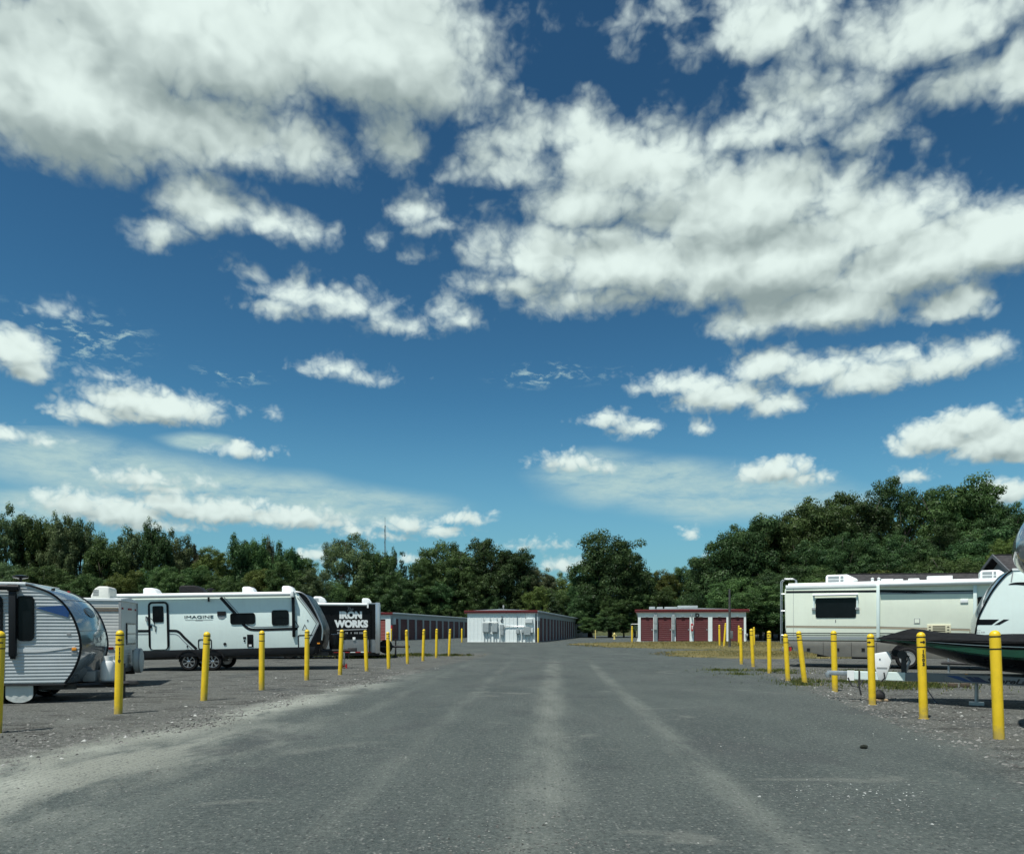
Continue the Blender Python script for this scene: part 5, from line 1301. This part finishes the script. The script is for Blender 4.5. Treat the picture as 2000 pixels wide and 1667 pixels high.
obj('upper_body', G().box(.8, 9.5, y0, y1, 2.15, 3.5), white, t, bevel=.04); obj('lower_body', G().box(2.9, 9.5, y0 + .01, y1 - .01, .7, 2.15), white, t, bevel=.03)
for s in (3.1,):
    for yy in (y0 + .3, y1 - .3): obj('landing_leg', G().tube([(s, yy, 1.0), (s, yy, .03)], .05, 8).box(s - .13, s + .13, yy - .13, yy + .13, 0, .03), steel_dark, t)
obj('king_pin', G().tube([(1.6, W1 * .1, 2.15), (1.6, W1 * .1, 1.45)], .07, 8).box(1.4, 1.8, W1 * .1 - .2, W1 * .1 + .2, 1.6, 1.7), steel_dark, t)
for dx in (6.3, 7.2): wheel(t, dx, y0 + .04, .36); wheel(t, dx, y1 - .26, .36)
window(t, 4.2, 5.4, 1.7, 2.5, .08, y0, .03)

# ------------------------------------------------------------------ boat on its trailer
yw = R(-30); Yb = 16.3; O = ((1719 - CX) / F * Yb, Yb)
BW = 1.12; BL = 6.2
bt = thing('covered_boat', 'black and green boat under a dark cover, bow pointing left', 'boat', (O[0], O[1], 0), (0, 0, yw))
def half(x): u = min(max(x / 2.9, 0), 1); return BW * (1 - (1 - u) ** 2.0) ** .75 if x > 0 else .0
# stations: keel, chine, stripe, gunwale
def sheer(x): return 1.34 - .03 * x + .004 * x * x
def keel(x): return float(np.interp(x, (0, .3, .75, 1.2, 1.65, 2.1, 2.6, 3.5, 6.2), (1.24, 1.20, 1.10, .94, .80, .70, .63, .58, .57)))
xs_ = [0, .08, .2, .4, .7, 1.1, 1.6, 2.1, 2.7, 3.4, 4.2, 5.2, BL]
def hull_band(fr0, fr1, m, name, bulge=0.0, n=4):
    rows = []
    for x in xs_:
        h_ = half(x); zk, zs__ = keel(x), sheer(x); row = []
        for k in range(n + 1):
            q = fr0 + (fr1 - fr0) * k / n
            yv = h_ * min(1, (q / .62) ** .8) * (.90 + .10 * q); z = zk + (zs__ - zk) * (q ** 1.35)
            row.append((x, yv, z))
        rows.append(row)
    g = G(); g.grid(rows); g.grid([[(x, -y, z) for x, y, z in r][::-1] for r in rows])
    return obj(name, g, m, bt, smooth=True)
hull_band(0, .56, black, 'hull_bottom', n=6); hull_band(.56, .81, boatgreen, 'green_band'); hull_band(.81, .865, black, 'dark_band', n=2); hull_band(.865, .885, lettering_w, 'pinstripe', n=1); hull_band(.885, 1.0, black, 'hull_top', n=2)
obj('transom', G().add([(BL, y, z) for y, z in ((-BW, sheer(BL)), (-BW * .9, .8), (0, keel(BL)), (BW * .9, .8), (BW, sheer(BL)))], [(0, 1, 2, 3, 4)]), black, bt)
rows = []
rr = random.Random(4)
for i, x in enumerate(np.linspace(-.03, BL, 40)):
    h_ = half(max(x, .02)) + .014; zs__ = sheer(max(x, 0)); row = []
    ridge = .13 * min(1, x / .5 + .1) + .22 * (1 / (1 + math.exp(-(x - 3.2) * 2.2))) + .03 * math.sin(x * 2.1)
    bump = .06 * math.exp(-((x - .62) / .18) ** 2)
    for k in range(17):
        v = -1 + 2 * k / 16; w = abs(v)
        z = zs__ - .05 * (w > .97) + (ridge + bump * (w < .6)) * (1 - w ** 1.6) + .010 * math.sin(x * 9 + 5 * v) * (1 - w) - .012 * math.sin(x * 5.3) * w
        if w == 1: z = zs__ - .028 - .010 * math.sin(x * 4.0)
        row.append((x, v * h_ * (1.0 if w < 1 else 1.015), z))
    rows.append(row)
obj('cover', G().grid(rows), boatcover, bt, smooth=True)
obj('windscreen_bulge', G().tube([(3.55, -.7, sheer(3.5) + .24), (3.45, 0, sheer(3.5) + .40), (3.55, .7, sheer(3.5) + .24)], .05, 8), boatcover, bt, smooth=True)
obj('bow_eye', G().tube([(.28, 0, 1.03), (.18, 0, 1.05), (.16, 0, 1.0), (.28, 0, .98)], .014, 6), chrome, bt)
# trailer
tt = thing('boat_trailer', 'grey boat trailer with white tongue and lettering along its frame', 'trailer', (O[0], O[1], 0), (0, 0, yw))
zf = .53
trp = mat('trailer_grey', (.20, .215, .225), .4, .2, var=.06)
def beam(x0, x1, y, z0, z1, m, name, w=.075): return obj(name, G().box(x0, x1, y - w / 2, y + w / 2, z0, z1), m, tt, bevel=.01, seg=1)
beam(-.62, .48, 0, zf - .09, zf + .09, white, 'white_tongue', .09); beam(.48, 1.5, 0, zf - .09, zf + .09, trp, 'tongue_beam', .09)
obj('coupler', G().box(-1.05, -.6, -.05, .05, zf - .01, zf + .09).lathe([(.06, zf - .06), (.06, zf + .05)], 10, 'z', (-1.03, 0, 0)), galv, tt, bevel=.01)
obj('tongue_cap', G().box(-.64, -.50, -.055, .055, zf - .11, zf + .10), plastic_w, tt)
arms = {}
for s in (-1, 1):
    y = s * .84; a_ = math.atan2(y - s * .03, 2.9 - 1.2); Ln = math.hypot(y - s * .03, 1.7)
    obj('frame_rail', G().box(2.88, 5.9, y - .04, y + .04, zf - .085, zf + .085), trp, tt, bevel=.01, seg=1)
    am = obj('frame_arm', G().box(0, Ln, -.04, .04, -.083, .083), trp, tt, bevel=.01, seg=1, loc=(1.2, s * .03, zf)); am.rotation_euler = (0, 0, a_); arms[s] = am
for x in (2.8, 4.2, 5.7): obj('cross_member', G().box(x - .04, x + .04, -.8, .8, zf - .07, zf + .05), steel_dark, tt)
for s in (-1, 1):
    obj('bunk', G().box(2.7, 5.9, s * .42 - .07, s * .42 + .07, .56, .62), blackm, tt)
    obj('bunk_post', G().box(3.0, 3.06, s * .42 - .03, s * .42 + .03, zf, .57).box(5.5, 5.56, s * .42 - .03, s * .42 + .03, zf, .57), steel_dark, tt)
    wheel(tt, 4.6, -1.12 if s < 0 else .90, .31, .22)
    obj('mudguard', G().grid([[(4.6 + .40 * math.cos(q), yy, .31 + .40 * math.sin(q)) for q in np.linspace(.15, math.pi - .15, 14)] for yy in ((-1.14, -.88) if s < 0 else (.88, 1.14))]), trp, tt, smooth=True)
# winch post and bow stop
wp = obj('winch_post', G().prism_y([(-.02, zf - .09), (.10, zf - .09), (.22, zf + .32), (.20, zf + .46), (.13, zf + .52), (-.13, zf + .47), (-.10, zf + .2)], -.06, .06), plastic_w, tt, bevel=.012)
obj('post_slot', G().box(-.06, .14, -.066, -.058, zf + .16, zf + .19), grey_p, wp); obj('post_pin', G().lathe([(.016, -.07), (.016, -.05)], 8, 'y', (.0, 0, zf + .36)), dgrey, wp)
obj('winch_handle', G().tube([(.08, -.09, zf + .08), (.10, -.10, zf - .03), (.03, -.11, zf - .11)], .016, 6), steel_dark, tt, smooth=True)
obj('winch', G().lathe([(.09, -.09), (.09, .09)], 14, 'y', (.42, 0, .99)).box(.40, .50, -.03, .03, zf + .05, zf + .42), steel_dark, tt)
obj('bow_roller', G().lathe([(.04, -.07), (.075, -.06), (.075, .06), (.04, .07)], 12, 'y', (.30, 0, 1.02)), blackm, tt, smooth=True)
obj('bow_arm', G().tube([(.50, 0, .98), (.56, 0, .85), (.46, 0, zf + .05)], .03, 6), galv, tt)
obj('winch_strap', G().tube([(.40, -.02, .98), (.55, -.02, .95), (.50, -.02, zf + .3)], .016, 5), blackm, tt)
g = G().tube([(-.62, -.06, zf - .05), (-.55, -.07, zf - .22), (-.42, -.07, zf - .25), (-.33, -.06, zf - .10)], .015, 5).tube([(-.40, -.06, zf + .10), (-.40, -.08, zf - .22), (-.36, -.08, zf - .42)], .018, 5)
obj('safety_chain', g, steel_dark, tt, smooth=True)
obj('tie_down', G().tube([(.72, -.08, .62), (.84, -.10, .35), (1.02, -.14, .06), (1.07, -.15, .015)], .010, 5), mat('strap_blue', (.03, .035, .07), .7), tt, smooth=True)
obj('tongue_stand', G().tube([(1.75, .0, zf - .05), (1.75, .0, .06)], .035, 8).box(1.62, 1.88, -.12, .12, .0, .06), galv, tt)
obj('side_marker', G().box(1.55, 1.60, -.16, -.135, zf - .03, zf + .10), amber, tt)
# painted blue dashes and lettering on the near arm
for k, (x0, sl) in enumerate(((.16, .34), (.40, .26), (.54, .26))):
    obj('blue_dash', G().prism_y([(x0 + sl - .10, -.055), (x0 + sl + .06, -.055), (x0 + .12, .05), (x0 - (.14 if k == 0 else .0), .05)], -.044, -.039), blue if k == 0 else mat('navy_decal', (.02, .035, .09), .4), arms[-1])
text_on_side('lettering', "ShoreLand'r", 1.34, -.005, -.040, lettering, arms[-1], .11, 1.08, .03, .35)
g = G().box(-.17, .03, -.07, .07, 0, .10); o = tag(obj('wood_block', g, mat('block_brown', (.10, .075, .05), .85, var=.2), bevel=.008), 'left of two brown blocks on the gravel under the boat', 'block', 'brown blocks under the boat')
X, Y = px_ground(1866, 111); o.location = (X, Y, 0)
o2 = tag(o.copy(), 'right of two brown blocks on the gravel under the boat', 'block', 'brown blocks under the boat'); COL.objects.link(o2); X, Y = px_ground(1884, 111); o2.location = (X + .1, Y + .05, 0); o2.rotation_euler = (0, 0, .3)

# ------------------------------------------------------------------ trees
def leaf_mat(name, dark, light, trans=.35):
    m = bpy.data.materials.new(name); m.use_nodes = True; q = NT(m.node_tree); t = m.node_tree
    t.nodes.remove(t.nodes['Principled BSDF'])
    at = q.n('ShaderNodeAttribute', attribute_name='tone').outputs['Fac']
    oi = q.n('ShaderNodeObjectInfo').outputs['Random']
    c = q.mix(at, dark + (1,), light + (1,))
    hs = q.n('ShaderNodeHueSaturation'); q.put(hs.inputs['Color'], c)
    q.put(hs.inputs['Hue'], q.m('MULTIPLY_ADD', oi, .035, .4825)); q.put(hs.inputs['Value'], q.m('MULTIPLY_ADD', oi, .5, .80)); hs.inputs['Saturation'].default_value = .95
    d = q.n('ShaderNodeBsdfDiffuse'); tr = q.n('ShaderNodeBsdfTranslucent'); q.put(d.inputs[0], hs.outputs[0]); q.put(tr.inputs[0], hs.outputs[0])
    gl = q.n('ShaderNodeBsdfGlossy'); gl.inputs['Roughness'].default_value = .45; gl.inputs[0].default_value = (.5, .5, .5, 1)
    mx = q.n('ShaderNodeMixShader'); mx.inputs[0].default_value = trans; q.put(mx.inputs[1], d.outputs[0]); q.put(mx.inputs[2], tr.outputs[0])
    m2 = q.n('ShaderNodeMixShader'); m2.inputs[0].default_value = .015; q.put(m2.inputs[1], mx.outputs[0]); q.put(m2.inputs[2], gl.outputs[0])
    q.put(t.nodes['Material Output'].inputs[0], m2.outputs[0])
    return m
LM = {'oak': leaf_mat('leaf_dark', (.020, .048, .018), (.070, .128, .040)), 'maple': leaf_mat('leaf_mid', (.030, .066, .020), (.098, .168, .048)),
      'poplar': leaf_mat('leaf_poplar', (.050, .086, .036), (.135, .190, .076)), 'spruce': leaf_mat('leaf_spruce', (.014, .032, .016), (.042, .072, .032), .15),
      'light': leaf_mat('leaf_light', (.052, .082, .016), (.140, .180, .042)), 'grey': leaf_mat('leaf_olive', (.050, .062, .028), (.112, .125, .060))}
bark = mat('bark', (.075, .065, .052), .9, var=.35, vscale=4, bump=.8, bscale=14)
def crown_mesh(name, seed, kind, lobes, clumps, leaves, leaf, flat=.75):
    """unit crown: 1 high, about 1 wide; clumps of leaf faces on the outside of a few lobes"""
    g = np.random.default_rng(seed); C = []; RR = []
    if kind == 'poplar':
        L_ = [(.0, .0, .52, .24, .46)]
        for k in range(lobes):
            a = g.random() * 6.28; z = .12 + .62 * g.random(); r = .20 * (1 - .55 * z) + .06
            L_.append((r * math.cos(a) * 1.1, r * math.sin(a) * 1.1, z + .06, .085 + .07 * g.random(), .16 + .12 * g.random()))
    elif kind == 'spruce':
        L_ = [(0, 0, z, .40 * (1 - z) + .03, .06) for z in np.linspace(.06, .95, 12)]
    else:
        L_ = [(0, 0, .5, .36, .40)]
        for k in range(lobes):
            a = 6.283 * (k * .618 + .15 * g.random()); z = .20 + .62 * ((k + .5) / lobes) + .06 * g.standard_normal(); e = math.sqrt(max(.05, 1 - ((z - .45) / .55) ** 2)); r = .34 * e * (.8 + .3 * g.random())
            s_ = .13 + .09 * g.random(); L_.append((r * math.cos(a), r * math.sin(a), z, s_, s_ * (.7 + .25 * g.random())))
    w = np.array([l[3] ** 2 + l[3] * l[4] for l in L_]); w /= w.sum()
    for i in g.choice(len(L_), clumps, p=w):
        x, y, z, rx, rz = L_[i]; v = g.standard_normal(3); v /= np.linalg.norm(v)
        if v[2] < -.55: v[2] *= -.6
        q = (.55 + .5 * g.random() ** .6)
        C.append((x + v[0] * rx * q, y + v[1] * rx * q, z + v[2] * rz * q)); RR.append((.046 + .040 * g.random()) * (.75 if kind == 'poplar' else 1) * (1.0 if kind != 'spruce' else .8))
    C = np.array(C); RR = np.array(RR); n = len(C) * leaves
    ci = np.repeat(np.arange(len(C)), leaves)
    v = g.standard_normal((n, 3)); v /= np.linalg.norm(v, axis=1)[:, None]
    rad = RR[ci] * (.35 + .75 * g.random(n) ** .5)
    P = C[ci] + v * rad[:, None] * np.array([1.15, 1.15, flat])
    nrm = v * 1.0 + g.standard_normal((n, 3)) * .21 + np.array([0, 0, .30]); nrm /= np.linalg.norm(nrm, axis=1)[:, None]
    up = g.standard_normal((n, 3)); a = np.cross(nrm, up); a /= np.linalg.norm(a, axis=1)[:, None]; b = np.cross(nrm, a)
    s1 = leaf * (.6 + .8 * g.random(n)); s2 = s1 * (.55 + .3 * g.random(n))
    Q_ = np.stack([P - a * s1[:, None], P - b * s2[:, None] * .9, P + a * s1[:, None], P + b * s2[:, None]], 1).reshape(-1, 3)
    me = bpy.data.meshes.new(name); me.from_pydata(Q_.tolist(), [], np.arange(4 * n).reshape(-1, 4).tolist())
    ct = g.random(len(C)); tone = np.clip(.84 * ct[ci] + .16 * g.random(n), 0, 1)
    me.attributes.new('tone', 'FLOAT', 'POINT').data.foreach_set('value', np.repeat(tone, 4).astype('f'))
    me.materials.append(LM['oak'])
    return me
def trunk_mesh(name, seed, top=.62, r0=.030, limbs=9, spread=.30):
    g = np.random.default_rng(seed); T = G()
    T.tube([(0, 0, -.04), (.004, .003, .0), (.008, -.004, top * .4), (-.006, .006, top * .8), (.0, .0, top * 1.25)], [r0 * 1.5, r0 * 1.15, r0 * .85, r0 * .5, r0 * .1], 7)
    for k in range(limbs):
        z = .18 + (top - .14) * (k + .3 * g.random()) / limbs; a = 2.4 * k + g.random(); L_ = spread * (.7 + .5 * g.random())
        d = np.array([math.cos(a), math.sin(a)])
        T.tube([(0, 0, z), (d[0] * L_ * .4, d[1] * L_ * .4, z + .08), (d[0] * L_ * .75, d[1] * L_ * .75, z + .20), (d[0] * L_, d[1] * L_, z + .32)], [r0 * .5, r0 * .36, r0 * .22, r0 * .06], 5)
    me = bpy.data.meshes.new(name); me.from_pydata(T.v, [], T.f); me.shade_smooth(); me.materials.append(bark); return me
PROTO = {}
def proto(kind, k):
    key = (kind, k)
    if key not in PROTO:
        sd = hash((len(kind) * 17 + ord(kind[0]), k)) % 9999
        if kind == 'poplar': me = crown_mesh('crown', sd, 'poplar', 12, 280, 120, .0098, 1.1)
        elif kind == 'spruce': me = crown_mesh('crown', sd, 'spruce', 0, 330, 50, .0115, .5)
        elif kind == 'open': me = crown_mesh('crown', sd, 'round', 17, 135, 140, .0092)
        else: me = crown_mesh('crown', sd, 'round', 22, 300, 150, .0098)
        PROTO[key] = (me, trunk_mesh('trunk', sd + 1, spread=.20 if kind == 'poplar' else .32))
    return PROTO[key]
NTREE = [0]
def tree(px, ytop, wpx, Y, kind, leaf, label, base=None, k=None, zb=None):
    if 640 < px < 1150 and Y < 148: Y = 150 + (Y - 88) * .4
    X = (px - CX) / F * Y; z0 = gzf(X, Y) if zb is None else zb
    top = H + (HZ - ytop) * Y / F; hgt = top - z0 + .1; wd = 1.12 * wpx * Y / F
    NTREE[0] += 1; kk = NTREE[0] % 3 if k is None else k
    cm, tm = proto(kind, kk)
    name = {'spruce': 'spruce_tree', 'poplar': 'poplar_tree'}.get(kind, 'broadleaf_tree')
    t = thing(name, label, 'tree', (X, Y, z0), (0, 0, NTREE[0] * 2.399), GT)
    lo = .02 if kind in ('spruce',) else .06
    trunk = bpy.data.objects.new('trunk', tm); COL.objects.link(trunk); trunk.parent = t; trunk.scale = (wd * .8, wd * .8, hgt)
    cr = bpy.data.objects.new('crown', cm); COL.objects.link(cr); cr.parent = t; cr.material_slots[0].link = 'OBJECT'; cr.material_slots[0].material = LM[leaf]
    nat = {'poplar': .62, 'spruce': .86}.get(kind, 1.02)
    ch = hgt * (1 - lo) if name != 'broadleaf_tree' else min(hgt * (1 - lo), wd * 1.2)
    cr.scale = (wd / nat, wd / nat, ch); cr.location = (0, 0, hgt - ch)
    return t
GT = 'trees along the far edges of the yard'
KN = {'oak': 'dark rounded', 'maple': 'mid green', 'poplar': 'upright', 'spruce': 'conical dark', 'light': 'light green', 'grey': 'olive grey'}
def place(lst):
    for (px, yt, w, Y, kind, leaf, where) in lst: tree(px, yt, w, Y, kind, leaf, where)
# left skyline
place([
 (12, 985, 80, 84, 'poplar', 'poplar', 'tallest upright tree at the left edge of the treeline'),
 (62, 1004, 70, 86, 'poplar', 'maple', 'second upright tree from the left edge of the treeline'),
 (92, 1012, 56, 92, 'poplar', 'poplar', 'slim upright tree third from the left edge, behind its neighbours'),
 (122, 1008, 66, 85, 'poplar', 'poplar', 'upright tree with twin tops above the silver trailer roof'),
 (156, 1010, 62, 88, 'poplar', 'poplar', 'upright tree right of the twin topped one on the left'),
 (200, 1050, 74, 84, 'poplar', 'maple', 'lower tree in the dip above the old pale trailer'),
 (228, 1075, 60, 90, 'round', 'maple', 'low round tree filling the dip above the pale trailer'),
 (263, 1034, 66, 88, 'poplar', 'poplar', 'upright tree above the rear of the big white trailer'),
 (306, 1024, 52, 86, 'poplar', 'oak', 'slim pointed dark tree above the white trailer door'),
 (337, 1032, 66, 90, 'poplar', 'poplar', 'upright pale tree right of the slim pointed dark one'),
 (368, 1064, 50, 95, 'poplar', 'grey', 'thin grey green tree standing alone right of the upright pair'),
 (414, 1072, 74, 84, 'round', 'light', 'wispy light green tree above the lettering of the white trailer'),
 (468, 1042, 62, 86, 'poplar', 'oak', 'dark pointed tree above the middle of the white trailer'),
 (494, 1050, 56, 88, 'poplar', 'maple', 'green tree touching the dark pointed one on its right'),
 (526, 1060, 40, 95, 'poplar', 'grey', 'thin sparse tree between two taller trees above the white trailer'),
 (556, 1058, 60, 88, 'poplar', 'oak', 'dark leafy tree above the nose of the white trailer'),
 (592, 1084, 56, 90, 'round', 'maple', 'low tree right of the dark one above the trailer nose'),
 (690, 1036, 128, 96, 'open', 'poplar', 'tall open crowned tree with sky showing through its branches'),
 (664, 1050, 70, 97, 'open', 'poplar', 'left fork of the tall open crowned tree'),
 (728, 1074, 70, 95, 'poplar', 'maple', 'slender tree at the right side of the open crowned tree'),
 (757, 1078, 38, 97, 'poplar', 'oak', 'narrow dark tree next to the radio mast'),
 (786, 1078, 50, 97, 'spruce', 'spruce', 'spruce in the gap right of the radio mast'),
 (824, 1088, 60, 92, 'round', 'maple', 'low tree left of the broad maples'),
 (880, 1058, 130, 104, 'round', 'maple', 'broad spreading tree above the gap left of the white gable'),
 (945, 1054, 130, 106, 'round', 'oak', 'broad dark tree directly above the white gable end'),
 (1000, 1066, 90, 108, 'round', 'oak', 'dark tree on the right shoulder of the broad maples'),
 (1052, 1106, 74, 112, 'round', 'grey', 'olive tree in the gap left of the big oak'),
 (1092, 1116, 64, 118, 'poplar', 'light', 'light green pointed tree at the left foot of the big oak'),
 (1080, 1166, 60, 150, 'spruce', 'spruce', 'small spruce seen over the far end of the white storage row'),
 (1192, 1044, 160, 118, 'round', 'oak', 'big dark oak standing alone in the middle of the skyline'),
 (1150, 1110, 90, 119, 'round', 'oak', 'lower left limbs of dark foliage at the foot of the big oak'),
 (1240, 1100, 84, 120, 'round', 'oak', 'dark tree at the right foot of the big oak'),
 (1288, 1116, 70, 128, 'round', 'light', 'light green tree behind the storage building with letter D'),
 (1330, 1112, 76, 130, 'round', 'maple', 'mid green tree above the middle of the red doors'),
 (1366, 1108, 60, 126, 'round', 'maple', 'mid green tree above the right half of the red doors'),
])
# right hill
place([
 (1410, 1056, 140, 92, 'round', 'oak', 'dark tree at the left foot of the wooded hill'),
 (1462, 1020, 154, 90, 'round', 'oak', 'dark tree second from the left on the wooded hill'),
 (1496, 1012, 84, 96, 'round', 'oak', 'small peaked crown left on the wooded hill skyline'),
 (1545, 990, 154, 92, 'round', 'maple', 'green crown on the slope of the wooded hill above the ladder'),
 (1604, 970, 154, 94, 'round', 'maple', 'lighter crown on the hill skyline above the motorhome window'),
 (1668, 964, 154, 96, 'round', 'oak', 'rounded crown on the hill skyline left of the two tallest trees'),
 (1768, 926, 151, 104, 'open', 'oak', 'tall lacy tree on the hill, sky showing through it'),
 (1742, 946, 98, 106, 'open', 'oak', 'left part of the lacy crown on the hill'),
 (1862, 926, 179, 98, 'round', 'maple', 'tallest full crown on the wooded hill'),
 (1912, 972, 125, 96, 'round', 'maple', 'crown on the right shoulder of the tallest hill tree'),
 (1962, 982, 125, 94, 'round', 'oak', 'dark crown at the right end of the hill skyline'),
 (2010, 1000, 125, 92, 'round', 'oak', 'crown cut by the right edge of the picture'),
])
# lower, nearer layer that fills the wood
fill = []
rf_ = random.Random(11)
for i, px in enumerate(range(-20, 640, 44)):
    fill.append((px + rf_.uniform(-9, 9), rf_.uniform(1098, 1130), rf_.uniform(70, 92), rf_.uniform(72, 79), 'round', rf_.choice(['maple', 'maple', 'oak', 'light', 'poplar'])))
for px in range(640, 920, 46):
    fill.append((px + rf_.uniform(-9, 9), rf_.uniform(1112, 1132), rf_.uniform(80, 100), rf_.uniform(148, 156) if px > 800 else rf_.uniform(88, 91), 'round', rf_.choice(['maple', 'oak', 'maple'])))
for px in range(925, 1150, 42):
    fill.append((px, rf_.uniform(1140, 1160), rf_.uniform(60, 80), rf_.uniform(152, 158), 'round', rf_.choice(['maple', 'oak', 'light', 'maple'])))
for px in range(1160, 1440, 44):
    fill.append((px + rf_.uniform(-8, 8), rf_.uniform(1140, 1165), rf_.uniform(66, 84), rf_.uniform(113, 118), 'round', rf_.choice(['oak', 'maple', 'maple', 'oak'])))
for row, (yt, Y) in enumerate(((1038, 90), (1082, 86), (1120, 80))):
    for i, px in enumerate(range(1440 + row * 18, 2060, 68)):
        u = min(1, max(0, (px - 1400) / 300)); 
        fill.append((px + rf_.uniform(-10, 10), yt + (1 - u) * (60 - row * 14) + rf_.uniform(-8, 10), rf_.uniform(120, 150), Y + rf_.uniform(-2, 2), 'round', rf_.choice(['oak', 'maple', 'maple', 'light' if row == 2 else 'oak'])))
fill.append((1965, 1052, 70, 74, 'round', 'light'))
# hedge-height growth that closes the wood at the ground
for px in range(-30, 900, 40): fill.append((px + rf_.uniform(-10, 10), rf_.uniform(1165, 1185), rf_.uniform(60, 80), 68 + rf_.uniform(0, 3) if px < 600 else 150 + rf_.uniform(0, 4), 'round', rf_.choice(['oak', 'maple'])))
for px in range(1150, 1560, 38): fill.append((px + rf_.uniform(-8, 8), rf_.uniform(1185, 1205), rf_.uniform(54, 70), 111 + rf_.uniform(0, 3) if px < 1470 else 78 + rf_.uniform(0, 3), 'round', rf_.choice(['oak', 'maple'])))
fill.sort(key=lambda q: q[0])
lay = lambda q: 'at hedge height' if q[1] > 1160 else ('in the lower row' if q[1] > 1090 else 'in the middle row')
def side_word(px):
    for lim, wd in ((130, 'above the silver trailer'), (235, 'above the old pale trailer'), (330, 'above the white trailer door'), (440, 'above the lettering of the white trailer'), (560, 'above the front half of the white trailer'), (650, 'above the nose of the white trailer'),
                    (745, 'above the black trailer'), (910, 'above the long grey storage building'), (1050, 'above the white gable end'), (1165, 'above the white storage row side'), (1250, 'under the big oak'), (1470, 'behind the red door building'), (1600, 'above the motorhome rear'), (1720, 'above the motorhome window'), (1860, 'above the motorhome middle'), (2100, 'above the shingled house')):
        if px < lim: return wd
    return 'at the right edge'
from collections import Counter
cnt = Counter(); tot = Counter((KN[q[5]], lay(q), side_word(q[0])) for q in fill)
for q in fill:
    key = (KN[q[5]], lay(q), side_word(q[0])); n = cnt[key]; cnt[key] += 1
    pre = '' if tot[key] == 1 else ['leftmost ', 'second ', 'third ', 'fourth ', 'fifth ', 'sixth ', 'seventh '][n]
    tree(*q[:6], f'{pre}{key[0]} tree {key[1]} {key[2]}')
